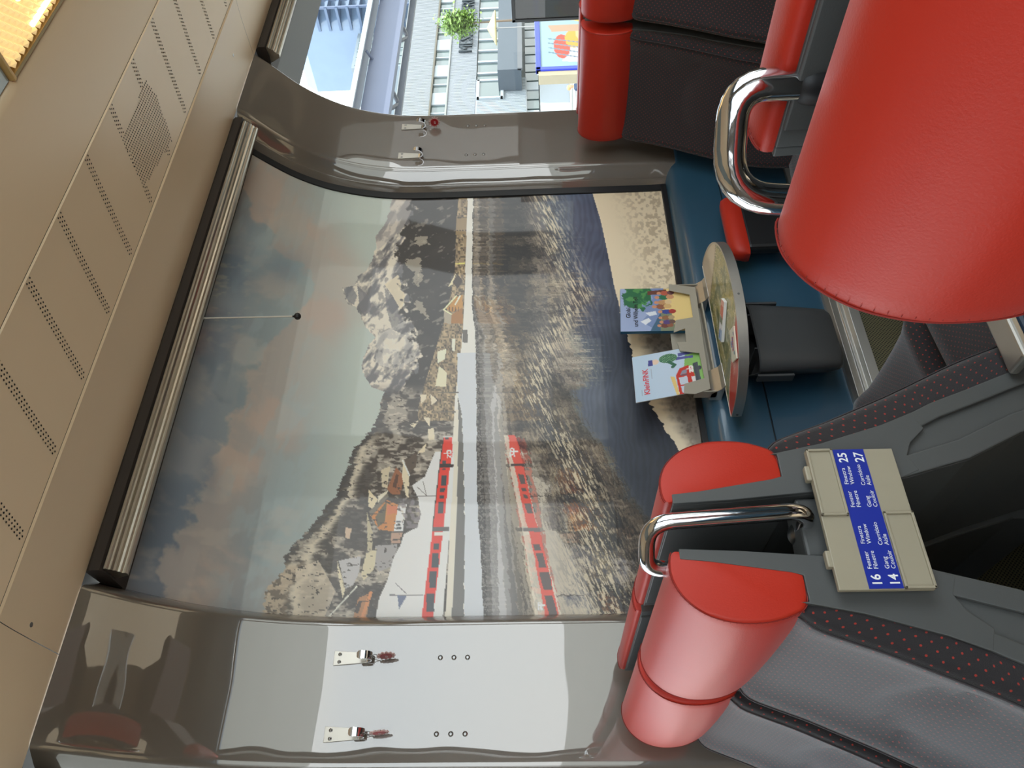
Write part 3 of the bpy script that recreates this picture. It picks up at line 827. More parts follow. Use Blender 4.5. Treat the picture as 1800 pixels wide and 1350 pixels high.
def uv_rings(name, rows, mats, midx, parent, smooth=40, cap=True):
    """rows of points (open across); uv in metres along both directions"""
    nr, nc = len(rows), len(rows[0]); me = bpy.data.meshes.new(name)
    V = [Vector(p) for r in rows for p in r]; F = []; MI = []
    for i in range(nr - 1):
        for j in range(nc - 1):
            F.append((i * nc + j, i * nc + j + 1, (i + 1) * nc + j + 1, (i + 1) * nc + j)); MI.append(midx[j])
    if cap:
        F.append(tuple(range(nc))); MI.append(midx[0]); F.append(tuple(range((nr - 1) * nc, nr * nc))); MI.append(midx[0])
    me.from_pydata(V, [], F)
    U = np.zeros((nr, nc)); T = np.zeros((nr, nc))
    for i in range(nr):
        for j in range(nc):
            if j: U[i, j] = U[i, j - 1] + (V[i * nc + j] - V[i * nc + j - 1]).length
            if i: T[i, j] = T[i - 1, nc // 2] + (V[i * nc + nc // 2] - V[(i - 1) * nc + nc // 2]).length if j == 0 else T[i, 0]
    U -= U[:, nc // 2][:, None]
    uvl = me.uv_layers.new(name='cloth')
    for p, mi in zip(me.polygons, MI):
        p.material_index = mi; p.use_smooth = True
        for li in p.loop_indices:
            k = me.loops[li].vertex_index; uvl.data[li].uv = (U[k // nc, k % nc], T[k // nc, k % nc])
    for m in mats: me.materials.append(m)
    bm = bmesh.new(); bm.from_mesh(me); bmesh.ops.recalc_face_normals(bm, faces=bm.faces[:]); bm.to_mesh(me); bm.free()
    me.set_sharp_from_angle(angle=math.radians(smooth))
    o = bpy.data.objects.new(name, me); COL.objects.link(o); o.parent = parent
    return o


def make_seat(label, group):
    s = thing('passenger_seat', label, 'seat', (0, 0, 0), group)
    # --- headrest: lofted leather pad, flat stitched ends
    out = crom(HEAD, 4, True); c = np.mean(out, 0)
    st = [(-1, -.005), (-.994, -.001), (-.978, .001), (-.9, .0035), (-.7, .008), (-.35, .011), (0, .012), (.35, .011), (.7, .008), (.9, .0035), (.978, .001), (.994, -.001), (1, -.005)]
    rs = []
    for sy, g in st:
        ring = []
        for p in out:
            d = p - c; d = d / np.linalg.norm(d); k = g if g < 0 else g * max(0, min(1, .2 + d[0] * 1.1)) * (1 - .85 * max(0, d[1]))
            q = p + d * k; ring.append((q[0], sy * HW, q[1]))
        rs.append(ring)
    h = MB().rings(rs).build('headrest', M_RED, s, smooth=50, label='red leather headrest')
    for sy in (-1, 1):
        pts = [(p[0] + (p - c)[0] * .012, sy * HW * .984, p[1] + (p - c)[1] * .012) for p in out[:44]]
        MB().tube(pts, .0008, 5).build('seam', M_REDSEAM, h, smooth=60)
        rs_ = []
        mb = MB()
        for i in range(2, 43, 1):     # stitched puckers beside the seam
            p = out[i]; d = (p - c) / np.linalg.norm(p - c); a = p + d * .0012; b = p - d * .0016
            mb.tube([(a[0], sy * HW * .962, a[1]), (b[0] + d[0] * .003, sy * HW * .970, b[1] + d[1] * .003)], .00035, 4)
        st_ = mb.build('stitching', M_REDSEAM, h); st_['kind'] = 'stuff'
    # --- backrest cushion
    bd = crom(BD, 3); fr = crom(FR, 3); rows = []
    cs = [(-1, 0), (-1, .62), (-.992, .80), (-.97, .93), (-.93, 1.0), (-.86, .99), (-.76, .84), (-.62, .66), (-.4, .60), (-.2, .58), (0, .575)]
    cs = cs + [(-a, b) for a, b in cs[-2::-1]]
    n = len(bd)
    for i, (b, f) in enumerate(zip(bd, fr)):
        t = i / (n - 1); row = []
        for sy, k in cs:
            kk = k
            if abs(sy) < .7:      # seam between upper and lower pad, bowed
                tc_ = .40 + .10 * (sy / .7) ** 2
                kk -= .22 * math.exp(-((t - tc_) / .018) ** 2); kk += .18 * sst(np.array(t), tc_, tc_ + .12) * (1 - (sy / .7) ** 2)
            e = 1.0 if t > .06 else (t / .06) ** .5
            q = b + (f - b) * float(kk) * (1.0 if abs(sy) > .999 else 1.0)
            w = HW - .003 - (.018 * (1 - e) if abs(sy) > .9 else 0)
            row.append((q[0], sy * w, q[1]))
        rows.append(row)
    mi = [1 if (j < 5 or j >= len(cs) - 6) else 0 for j in range(len(cs) - 1)]
    bk = uv_rings('backrest', rows, [M_FABRIC, M_FABDARK], mi, s)
    j0 = 4
    for sy in (j0, len(cs) - 1 - j0):
        pts = [rows[i][sy] for i in range(n)]
        MB().tube([(p[0] + .001, p[1], p[2] + .001) for p in pts], .0014, 5).build('piping', mat('dark piping', (58, 52, 54), .8), bk, smooth=60)
    # --- seat cushion
    top = crom([(.27, .425), (.34, .43), (.45, .44), (.58, .452), (.67, .458), (.715, .452), (.742, .430), (.750, .395), (.742, .355)], 3)
    bot = crom([(.27, .33), (.34, .33), (.45, .33), (.58, .33), (.64, .33), (.67, .33), (.69, .33), (.705, .33), (.715, .33)], 3)
    rows = []
    for i, (a, b) in enumerate(zip(top, bot)):
        rows.append([tuple((b + (a - b) * k)[[0]]) + (sy * (HW - .003),) + tuple((b + (a - b) * k)[[1]]) for sy, k in
                     [(-1, 0), (-1, .7), (-.99, .86), (-.96, .97), (-.9, 1.02), (-.78, .98), (-.6, .92), (-.3, .90), (0, .895), (.3, .90), (.6, .92), (.78, .98), (.9, 1.02), (.96, .97), (.99, .86), (1, .7), (1, 0)]])
    uv_rings('seat_cushion', rows, [M_FABRIC, M_FABDARK], [1, 1, 1, 1, 0, 0, 0, 0, 0, 0, 0, 0, 1, 1, 1, 1], s)
    # --- moulded shell
    core = [tuple(p) for p in BD] + [(.28, .32), (.205, .32)] + INNER + [(.046, 1.128), (.050, 1.09), (.058, 1.04), (.066, .99), (.07, .976), (.104, .976)]
    w = HW - .007
    sh = MB().prism(core, -w, w).build('shell', M_SHELL, s, bevel=.003)
    for sy in (-1, 1):
        ya, yb = sorted((sy * w, sy * (HW + .001))); yc_, yd_ = sorted((sy * w, sy * (HW + .0004)))
        up_ = [(.104, .988), (.120, .912), (.148, .821), (.167, .775), (.14, .765), (.118, .79), (.098, .80), (.075, .79), (.064, .817), (.051, .9), (.045, .945), (.036, 1.05), (.032, 1.128), (.046, 1.128), (.050, 1.09), (.058, 1.04), (.066, .99), (.07, .976), (.104, .976)]
        MB().prism(up_, ya, yb).build('side_panel', M_SHELL, sh, bevel=.0025)
        lo1 = BD[4:] + [(p[0] - .024, p[1] - .006) for p in BD[:3:-1]]
        MB().prism(lo1, yc_, yd_).build('side_rim', M_SHELL, sh, bevel=.002)
        lo2 = [(.064, .817), (.092, .717), (.13, .636), (.17, .52), (.205, .40), (.232, .405), (.198, .53), (.160, .64), (.122, .722), (.092, .822)]
        MB().prism(lo2, yc_, yd_).build('side_rim', M_SHELL, sh, bevel=.002)
    bp = [(-.185, 1.127), (.185, 1.127), (.185, 1.02), (.150, .965), (-.150, .965), (-.185, 1.02)]
    rs = [[(.032 - .0035 + (1.128 - z) * .068, y, z) for y, z in bp], [(.032 + .004 + (1.128 - z) * .068, y, z) for y, z in bp]]
    MB().rings(rs).build('back_panel', M_SHELL, s, bevel=.0015)
    MB().box(.30, .66, -.17, .17, .0, .332).build('base', M_BLACK, s, bevel=.01)
    return s


seat0 = make_seat('grey seat facing the window table with dark dotted bolsters, beside the number sign', None)
GAP = [.420, .420 + 2.018]
YA, YW = .953 + HW, 1.406 + HW


def put(s, g, y, face, near=False):
    x = GAP[g]
    if near: y = 2 * YC - y
    s.location = (x, y, 0); s.rotation_euler = (0, 0, 0 if face > 0 else math.pi)
    return s


def dup(label, group=None):
    c = copy_tree(seat0); c['label'] = label
    if group: c['group'] = group
    return c


put(seat0, 0, YA, 1)
put(dup('grey dotted aisle seat with red headrest whose back adjoins the number sign'), 0, YA, -1)
put(dup('grey dotted seat with red headrest beside the coat-hook pillar'), 0, YW, -1)
seat_bin = put(dup('grey dotted seat against the blue wall beside the waste bin'), 0, YW, 1)
seat_far_w = put(dup('dark dotted seat with red headrest against the pillar by the clear window'), 1, YW, -1)
seat_far_a = put(dup('dark dotted seat with red headrest nearer the aisle, opposite the window table'), 1, YA, -1)
put(dup('seat facing the station window, red headrest rim showing behind the pillar-side dark seat'), 1, YW, 1)
put(dup('seat facing the glass screen, red headrest rim showing behind the aisle-side dark seat'), 1, YA, 1)
seat_near = put(dup('seat across the aisle with large smooth red leather headrest in front of chrome handle'), 0, YA, -1, True)
seat_near2 = put(dup('seat across the aisle with grey plastic back and red headrest behind chrome handle'), 0, YA, 1, True)

# armrests (each moves with its seat)
ar = bpy.data.objects.new('armrest', None); COL.objects.link(ar); ar.parent = seat0; ar.empty_display_size = .05
MB().box(.262, .60, -.262, -.216, .545, .605).build('arm_body', M_NAVY, ar, bevel=.006)
MB().box(.222, .60, -.262, -.214, .606, .622).build('arm_cap', M_ALU2, ar, bevel=.006, seg=3)
MB().lathe((.258 + .02, -.262, .585), (0, -1, 0), [(0, .007), (.002, .0065), (.003, .004), (.0015, .0035)], 14).build('bolt', M_CHROME, ar, smooth=40)
for s_, ya, yb in ((seat_far_w, -.232, -.178),):
    a = bpy.data.objects.new('armrest', None); COL.objects.link(a); a.parent = s_; a.empty_display_size = .05
    MB().box(.46, .700, ya + .01, yb - .006, .48, .634).build('arm_body', M_BLACK, a, bevel=.012)
    sec = [(ya, .630), (ya - .004, .650), (ya + .002, .676), (ya + .016, .688), (yb - .016, .688), (yb - .002, .676), (yb + .004, .650), (yb, .630)]
    MB().rings([[(x, (y - (ya + yb) / 2) * k + (ya + yb) / 2, .63 + (z - .63) * k2) for y, z in sec] for x, k, k2 in ((.46, .5, .3), (.475, .95, .95), (.50, 1, 1), (.66, 1, 1), (.695, .97, .96), (.715, .86, .84), (.726, .6, .5))]).build('arm_pad', M_RED, a, smooth=50, label='red leather arm pad')


# ================================================================== grab handles between the backs
def handle(label, near):
    g = GAP[0]; t = thing('grab_handle', label, 'handle', (g, YC, 0))
    L = [(-.037, .345, 1.118), (-.037, .345, 1.165), (.002, .282, 1.166), (.010, .270, .958), (.006, .330, .950)]
    p = bend_path(L, .034, 7)
    MB().tube(p, .0112, 18).build('bar', M_CHROME, t, smooth=60)
    MB().lathe((-.037, .345, 1.100), (0, 0, 1), [(0, .0145), (.016, .0145), (.022, .013), (.024, .0112)], 18).build('flange', M_BLACK, t, smooth=40)
    MB().lathe((.006, .345, .9495), (0, -1, 0), [(0, .018), (.012, .018), (.018, .013)], 18).build('flange', M_STEEL, t, smooth=40)
    MB().box(-.042, .042, .300, .352, .918, .962).build('bracket', M_SHELL, t, bevel=.004)
    if near: t.rotation_euler = (0, 0, math.pi)
    return t


handle('upright chrome grab handle above the blue seat number sign', False)
handle('thick chrome grab handle beside the large red headrest across the aisle', True)

# ================================================================== seat number sign
sx0, sx1, sz0, sz1 = .322, .517, .829, .945
sgn = wthing('seat_number_sign', 'beige metal sign with blue strip numbering seats 16, 14, 25 and 27', 'sign', ((sx0 + sx1) / 2, .935, sz0))
MB().box(sx0, sx1, .930, .938, sz0, sz1).build('plate', M_BEIGE, sgn, bevel=.0012)
h = sz1 - sz0; zb0, zb1 = sz0 + .335 * h, sz0 + .69 * h; xm = (sx0 + sx1) / 2
MB().box(sx0 + .001, sx1 - .001, .9288, .9302, zb0, zb1).build('label_strip', M_SIGNBLUE, sgn)
for (a, b, c, d_) in ((xm, sx1, zb1 + .001, sz1), (sx0, xm + .004, sz0, zb0 - .001)):
    f = MB()
    t_ = .0035
    f.box(a, b, .9262, .9302, c, c + t_); f.box(a, b, .9262, .9302, d_ - t_, d_); f.box(a, a + t_, .9262, .9302, c, d_); f.box(b - t_, b, .9262, .9302, c, d_)
    fo = f.build('slide_frame', M_BEIGE, sgn, bevel=.0008)
    MB().box(a + t_, b - t_, .9290, .9302, c + t_, d_ - t_).build('slide_plate', M_BEIGE, sgn)
for x in (sx0 + .03, sx1 - .045):
    MB().box(x, x + .022, .931, .942, sz1 - .002, sz1 + .006).build('clip', M_BEIGE, sgn, bevel=.002)
MB().box(sx0 + .02, sx1 - .02, .936, .9515, sz0 + .02, sz1 - .01).build('mount', M_SHELL, sgn)


def sign_text(s, size, x, z):
    text('lettering', s, size, (x, .9284, z), (1, 0, 0), (0, 0, 1), M_WHITE, sgn, 0, 1.0)


zr1, zr2 = zb1 - .0125, zb0 + .0095
for x, zz_, big in ((sx0 + .004, zr1 - .004, '16'), (sx0 + .004, zr2 - .006, '14'), (sx1 - .021, zr1 - .004, '25'), (sx1 - .021, zr2 - .006, '27')):
    o_ = text('numeral', big, .0165, (x, .9284, zz_), (1, 0, 0), (0, 0, 1), M_WHITE, sgn, 0, .92, bold=.018)
for x0_ in (sx0 + .0255, sx0 + .1085):
    sign_text('Fenster', .0076, x0_, zr1 + .003); sign_text('F\u00eanetre', .0076, x0_, zr1 - .0045)
    sign_text('Finestra', .0076, x0_ + .033, zr1 + .003); sign_text('Window', .0076, x0_ + .033, zr1 - .0045)
    sign_text('Gang', .0076, x0_, zr2 + .001); sign_text('Couloir', .0076, x0_, zr2 - .0065)
    sign_text('Corridoio', .0076, x0_ + .031, zr2 + .001); sign_text('Aisle', .0076, x0_ + .031, zr2 - .0065)
# ================================================================== window table
def tab_front(x):
    u = min(1, abs((x - 1.42) / .285)); return 1.838 - .236 * (1 - u ** 2.3) ** (1 / 2.0)


tz = .776
tb = wthing('window_table', 'small half-round window table with map print and aluminium edge', 'table', (1.42, 1.84, tz))
xs_ = np.concatenate([1.42 - .285 * np.cos(np.linspace(0, math.pi, 90))])
fr_ = [(x, tab_front(x)) for x in xs_]
outl = fr_ + [(1.705, 1.842), (1.135, 1.842)]
MB().prism(outl, tz - .024, tz - .0006, 'xy').build('board', mat('cream table core', (214, 206, 186), .5), tb)
rim = MB()
cen = np.array((1.42, 1.84))
rr = [[(x, y, z) for (x, y), z in (((p[0], p[1]), tz - .026), ((p[0] + (p[0] - 1.42) * .016, p[1] - .005), tz - .026), ((p[0] + (p[0] - 1.42) * .016, p[1] - .005), tz + .0008), ((p[0], p[1]), tz + .0008))] for p in fr_]
rim.rings(rr, True).build('edge_band', M_ALU2, tb, smooth=40)
MB().box(1.137, 1.703, 1.8405, 1.8435, tz - .024, tz + .0008).build('rear_edge', mat('white edging', (228, 224, 214), .5), tb)
for p in (fr_[40], fr_[1], fr_[80]):
    MB().lathe((p[0] + (p[0] - 1.42) * .017, p[1] - .005, tz - .013), Vector(((p[0] - 1.42) * 2.2, -.6, 0)), [(0, .0036), (.001, .003), (.0012, .0012)], 10).build('screw', M_STEEL, tb)


def map_paint(a, b):
    P = Paint(a, b, (150, 146, 92))
    n = fbm(a * 14, b * 8, 3, 5); n2 = fbm(a * 40, b * 22, 8, 3)
    P.mix(sst(n, .45, .6) * .8, (176, 166, 98)); P.mix(sst(-n, -.46, -.36) * .8, (104, 116, 74)); P.mix(sst(n2, .58, .68) * .7, (196, 190, 150))
    P.mix(np.abs(n - .5) < .012, (214, 204, 150)); P.mix((np.abs(n2 - .42) < .012) * .8, (86, 98, 70))
    P.mix(sst(a, .35, .2) * sst(n, .5, .6) * .6, (96, 116, 116))
    P.poly([(.86, -.1), (1.1, -.1), (1.1, 1.1), (.72, 1.1)], (222, 206, 180)); P.line([(.86, 0), (.73, 1)], .006, (160, 140, 110))
    P.poly([(-.1, -.1), (.34, -.1), (.05, 1.1), (-.1, 1.1)], (204, 74, 62)); P.line([(.35, -.02), (.06, 1)], .008, (226, 214, 196))
    for k in range(3): P.line([(.12, .30 + k * .08), (.19, .22 + k * .08)], .006, (236, 190, 176))
    return P.c


na, nb = 150, 70
A_, B_ = np.meshgrid(np.linspace(0, 1, na), np.linspace(0, 1, nb))
MPt = np.empty((nb, na, 3)); X_ = 1.137 + A_ * .566; F_ = np.vectorize(tab_front)(X_)
MPt[..., 0] = X_ - 1.42; MPt[..., 1] = F_ + (1.8405 - F_) * B_ - 1.84; MPt[..., 2] = 0.0002
print_mesh('map_print', MPt, attr_mat('laminated map', .3, coat=.4), map_paint(A_, B_), tb, 1.0)
for (xa, xb) in ((1.232, 1.312), (1.565, 1.648)):
    MB().prism([(1.872, .812), (1.848, .785), (1.830, .7785), (1.830, .7765), (1.850, .7765), (1.905, .7765), (1.905, .812)], xa, xb, 'yz').build('bracket', M_ALU2, tb, bevel=.001)

# ---- packets on the table
def pack(name, p0, p1, wid, th, painter, label, m):
    p0, p1 = Vector(p0), Vector(p1); d = (p1 - p0); L = d.length; d.normalize(); n = Vector((-d.y, d.x, 0))
    t = wthing(name, label, 'packet', p0)
    c = (p0 + p1) / 2 + Vector((0, 0, th / 2))
    MB().obox(c, d * L / 2, n * wid / 2, (0, 0, th / 2)).build('carton', m, t, bevel=.0015)
    o = p0 + n * (-wid / 2 + .0006) + d * .0006 + Vector((0, 0, th + .0004))
    print_sheet('cover', o, d * (L - .0012), n * (wid - .0012), 60, 24, painter, M_PRINT, t)


M_PRINT = attr_mat('glossy print', .35, coat=.3)


def pa(a, b):
    P = Paint(a, b, (226, 226, 230)); P.poly([(.55, 0), (1, 0), (1, 1), (.62, 1)], (200, 52, 46)); P.poly([(.86, 0), (1, 0), (1, 1), (.86, 1)], (222, 150, 150))
    P.poly([(.40, .1), (.56, .1), (.60, .9), (.44, .9)], (92, 104, 74)); P.poly([(0, 0), (.30, 0), (.22, 1), (0, 1)], (150, 178, 216)); P.poly([(.05, .55), (.3, .5), (.26, .8), (.05, .85)], (70, 110, 180))
    return P.c


def pb(a, b):
    P = Paint(a, b, (228, 222, 206)); P.poly([(.3, .35), (.72, .30), (.74, .62), (.3, .66)], (186, 40, 48))
    for k in range(5): P.line([(.34 + k * .08, .40), (.36 + k * .08, .58)], .022, (70, 60, 150))
    P.disc(.55, .82, .12, .13, (64, 84, 170)); P.disc(.22, .3, .07, .12, (60, 130, 150)); P.disc(.8, .2, .06, .1, (66, 96, 160))
    return P.c


pack('snack_packet', atz(1271, 598, tz + .001), atz(1276, 527, tz + .001), .036, .009, pa, 'narrow red, white and blue packet lying on the map table', M_WHITE)
pack('sugar_packet', atz(1294, 634, tz + .001), atz(1289, 577, tz + .001), .045, .005, pb, 'cream packet with red and blue print lying on the map table', mat('cream card', (226, 218, 198), .6))

# ================================================================== brochure holder with two booklets
hd = wthing('brochure_holder', 'warm grey sheet-metal brochure holder standing behind the window table', 'holder', (1.44, 1.875, .80))
opx = [(1222, 505), (1175.5, 500), (1176, 511), (1212, 518), (1218, 558), (1188, 563), (1184, 585), (1204, 578), (1206, 601), (1190, 602), (1195, 617), (1229, 621), (1238, 665), (1203, 675), (1202, 692), (1222, 693), (1249, 684)]
ol = [(v.x, v.z) for v in (aty(a, b, 1.858) for a, b in opx)]
MB().prism(ol, 1.8565, 1.8595).build('front_plate', M_HOLDER, hd, bevel=.0008)
MB().box(1.255, 1.648, 1.8865, 1.8895, .795, .90).build('back_plate', M_HOLDER, hd)
MB().box(1.235, 1.640, 1.8585, 1.8895, .792, .797).build('floor_plate', M_HOLDER, hd)
for x in (1.232, 1.640):
    MB().box(x, x + .003, 1.8585, 1.8895, .795, .885 if x > 1.5 else .86).build('end_plate', M_HOLDER, hd)


def booklet(name, label, bl, br, tl, th, painter, spine, texts, y=1.872):
    bl, br, tl = (aty(*p, y) for p in (bl, br, tl))
    R = br - bl; U = tl - bl; R.y = U.y = 0
    N = Vector((0, -1, 0)); t = wthing(name, label, 'booklet', bl)
    c = bl + R / 2 + U / 2 - N * th / 2
    MB().obox(c, R / 2, U / 2, N * th / 2).build('pages', spine, t, bevel=.001)
    print_sheet('cover', bl + N * .0006, R, U, 110, 150, painter, M_PRINT, t)
    for s, size, a, b, m, sx_ in texts:
        text('title', s, size, bl + R * a + U * b + N * .0012, R, U, m, t, 0, sx_, bold=.022 if size > .01 else 0)
    return t


def cover_a(a, b):
    P = Paint(a, b, (160, 176, 214)); n = fbm(a * 12, b * 16, 3, 4)
    P.poly([(.0, .50), (.22, .72), (.38, .62), (.55, .74), (.75, .55), (1, .6), (1, .3), (0, .3)], (126, 146, 190)); P.poly([(.14, .66), (.22, .73), (.30, .62), (.24, .58)], (232, 236, 244)); P.poly([(.34, .60), (.42, .66), (.46, .52), (.38, .50)], (226, 232, 242))
    P.poly([(0, .60), (.40, .46), (.46, .30), (0, .25)], (70, 104, 132))
    P.poly([(0, .46), (1, .40), (1, -.1), (0, -.1)], (236, 208, 140)); P.poly([(0, .46), (.5, .44), (.4, .30), (0, .25)], (128, 138, 112))
    tree = (((a - .82) / .34) ** 2 + ((b - .76) / .20) ** 2 + (n - .5) * 1.6 < 1)
    P.mix(tree, (44, 108, 70)); P.mix(tree * sst(n, .5, .62), (84, 148, 84)); P.poly([(.84, .62), (.93, .62), (.97, .36), (.86, .36)], (110, 66, 54))
    for x, y, s, c1, c2 in ((.12, .40, .9, (120, 70, 62), (150, 96, 70)), (.20, .37, .9, (92, 74, 130), (110, 84, 76)), (.30, .38, .9, (150, 104, 72), (186, 160, 120)), (.56, .44, 1.1, (150, 96, 72), (214, 176, 120)), (.66, .42, 1.0, (196, 150, 104), (226, 196, 150)),
                            (.78, .40, 1.1, (54, 116, 84), (206, 150, 110)), (.88, .38, 1.0, (190, 96, 74), (120, 84, 90)), (.44, .37, 1.0, (64, 76, 150), (170, 60, 56))):
        P.disc(x, y, .055 * s, .065 * s, c1); P.disc(x + .01, y - .08 * s, .05 * s, .05 * s, c2); P.disc(x, y + .085 * s, .034 * s, .03 * s, (214, 150, 112))
    return P.c


def cover_b(a, b):
    P = Paint(a, b, (200, 218, 238)); P.mix(sst(b, .5, 1) * .4, (176, 206, 228))
    P.poly([(.2, .34), (1, .24), (1, -.1), (0, -.1), (0, .1)], (142, 190, 104)); P.poly([(0, .44), (.42, .50), (.40, .44), (0, .40)], (236, 206, 130))
    P.poly([(0, .40), (.42, .42), (.56, .36), (.60, .24), (.5, .17), (0, .16)], (206, 60, 48)); P.poly([(.02, .36), (.36, .385), (.37, .27), (.02, .25)], (206, 214, 228)); P.poly([(.17, .37), (.20, .37), (.20, .26), (.17, .26)], (206, 60, 48))
    P.poly([(.42, .36), (.50, .33), (.52, .26), (.43, .27)], (146, 152, 170)); P.poly([(.39, .35), (.42, .35), (.42, .27), (.385, .26)], (112, 96, 110))
    P.poly([(0, .20), (.34, .21), (.33, .15), (0, .14)], (232, 226, 228)); P.poly([(.1, .15), (.62, .17), (.64, .10), (.1, .08)], (70, 76, 84)); P.disc(.5, .09, .05, .035, (62, 66, 74))
    for st in ZB: P.line([(.44 + (x_) * .13, .185 + (y_ - .35) * .055) for x_, y_ in st], .012, (244, 238, 236))
    P.poly([(.83, .36), (.90, .36), (.90, .12), (.85, .12)], (96, 96, 166)); P.poly([(.76, .40), (.82, .38), (.80, .15), (.75, .15)], (92, 92, 160))
    P.disc(.83, .50, .10, .13, (62, 112, 84)); n = (np.sin(a * 150) * np.sin(b * 170) > .3); P.mix(n & (((a - .83) / .10) ** 2 + ((b - .50) / .13) ** 2 < 1), (140, 184, 140)); P.line([(.75, .50), (.66, .42), (.62, .45)], .026, (62, 112, 84))
    P.line([(.45, .752), (.66, .752)], .004, (150, 158, 176)); P.line([(.12, .905), (.24, .905)], .004, (150, 158, 176))
    P.disc(.80, .685, .06, .05, (240, 212, 190)); P.poly([(.73, .72), (.86, .72), (.86, .78), (.73, .79)], (74, 76, 150))
    return P.c


M_INK = mat('black ink', (24, 22, 30), .6, var=0); M_INKR = mat('red ink', (216, 72, 82), .6, var=0)
booklet('picture_book', 'hardback picture book with leafy tree and mountains in the brochure holder', (1222, 581), (1216, 506), (1091, 583), .013, cover_a, mat('blue book cloth', (46, 104, 136), .5),
        [('Globi', .019, .30, .865, M_INK, 1.0), ('und Wilhelm Tell', .019, .10, .765, M_INK, .9)], 1.870)
booklet('brochure', 'pale blue brochure with a red cartoon train leaning in the brochure holder', (1246, 684), (1234, 606), (1118, 708), .004, cover_b, M_WHITE,
        [('Klein', .024, .12, .80, M_INKR, .95), ('FINK', .024, .42, .80, M_INKR, .80)], 1.868)

# ================================================================== waste bin
bn = wthing('waste_bin', 'dark grey plastic waste bin with curved front under the window table', 'bin', (1.355, 1.88, .45))


def bin_ring(z, hw_, front, cut=1.0):
    pts = []
    for k in range(25):
        t = math.pi * k / 24; c_, s_ = math.cos(t), math.sin(t)
        dy = front * abs(s_) ** .38; pts.append((1.352 + hw_ * math.copysign(abs(c_) ** .38, c_) * (.62 + .38 * min(1, dy / .12)) + .03 * (1 - min(1, dy / .12)), 1.888 - dy, z))
    return pts


lv = [(.452, .105, .10), (.456, .114, .118), (.47, .120, .128), (.55, .124, .138), (.64, .128, .146), (.692, .130, .150), (.696, .127, .147), (.69, .122, .140), (.56, .116, .128)]
MB().rings([bin_ring(*q) for q in lv], True).build('body', M_BIN, bn, smooth=40)
MB().prism([(p[0], p[1]) for p in bin_ring(0, .120, .138)], .640, .644, 'xy').build('liner', M_BLACK, bn)
for x in (1.221, 1.481):
    MB().box(x, x + .008, 1.772, 1.800, .60, .700).build('clip', M_BIN, bn, bevel=.002)
for x in (1.30, 1.42):
    MB().box(x, x + .004, 1.75, 1.885, .684, .70).build('rib', M_BIN, bn)

# ================================================================== blind pull rod
bx, by = aty(522, 556, 1.652).x, 1.652
rd = wthing('blind_pull', 'thin white blind rod with black ball end hanging before the mural', 'blind pull', (bx, by, 1.985))
MB().tube([(bx, by, 1.99), (bx + .003, by, 2.254)], .0022, 8).build('rod', mat('white lacquer rod', (216, 212, 204), .4), rd, smooth=60)
MB().lathe((bx, by, 1.973), (0, 0, 1), [(0, .0008), (.0015, .0052), (.005, .0090), (.010, .0104), (.015, .0090), (.0185, .0052), (.020, .0030), (.024, .0028)], 18).build('knob', M_BLACK, rd, smooth=60)
MB().tube([(bx - .006, by - .001, 2.262), (bx + .003, by, 2.246), (bx + .012, by - .001, 2.262)], .0016, 6).build('clip', M_STEEL, rd, smooth=60)

# ================================================================== coat hooks, screws and cog tags on the pillars
def coat_hook(x, label, group):
    fy = lambda z: float(np.interp(z, [p[1] for p in PFs], [p[0] for p in PFs]))
    y = fy(1.745)
    t = wthing('coat_hook', label, 'hook', (x, y, 1.74), group)
    pl = [(x - .0175, 1.820), (x + .0165, 1.820), (x + .0125, 1.738), (x - .0105, 1.738)]
    MB().rings([[(a, fy(b) - .0036, b) for a, b in pl], [(a, fy(b) - .0002, b) for a, b in pl]]).build('plate', M_ALU2, t, bevel=.0006)
    for dx in (-.0095, .0085):
        MB().lathe((x + dx, fy(1.806) - .0030, 1.806), (0, -1, 0), [(0, .0048), (.0014, .0044), (.0022, .0026), (.0012, .0012)], 12).build('screw', M_STEEL, t, smooth=40)
    arc_ = [(y - .002, 1.745), (y - .004, 1.735), (y - .012, 1.727), (y - .024, 1.727), (y - .033, 1.735), (y - .036, 1.748), (y - .034, 1.758)]
    a2 = crom(arc_, 4); rs = []
    for i, q in enumerate(a2):
        j = min(i + 1, len(a2) - 1); k = max(i - 1, 0); d = a2[j] - a2[k]; d /= np.linalg.norm(d); n_ = np.array((-d[1], d[0])) * .0014
        w_ = .0095 if i < len(a2) - 3 else .0095 * (len(a2) - i) / 4.0 + .002
        rs.append([(x - w_, *(q - n_)), (x + w_, *(q - n_)), (x + w_, *(q + n_)), (x - w_, *(q + n_))])
    MB().rings(rs).build('tongue', M_CHROME, t, smooth=50)
    return t


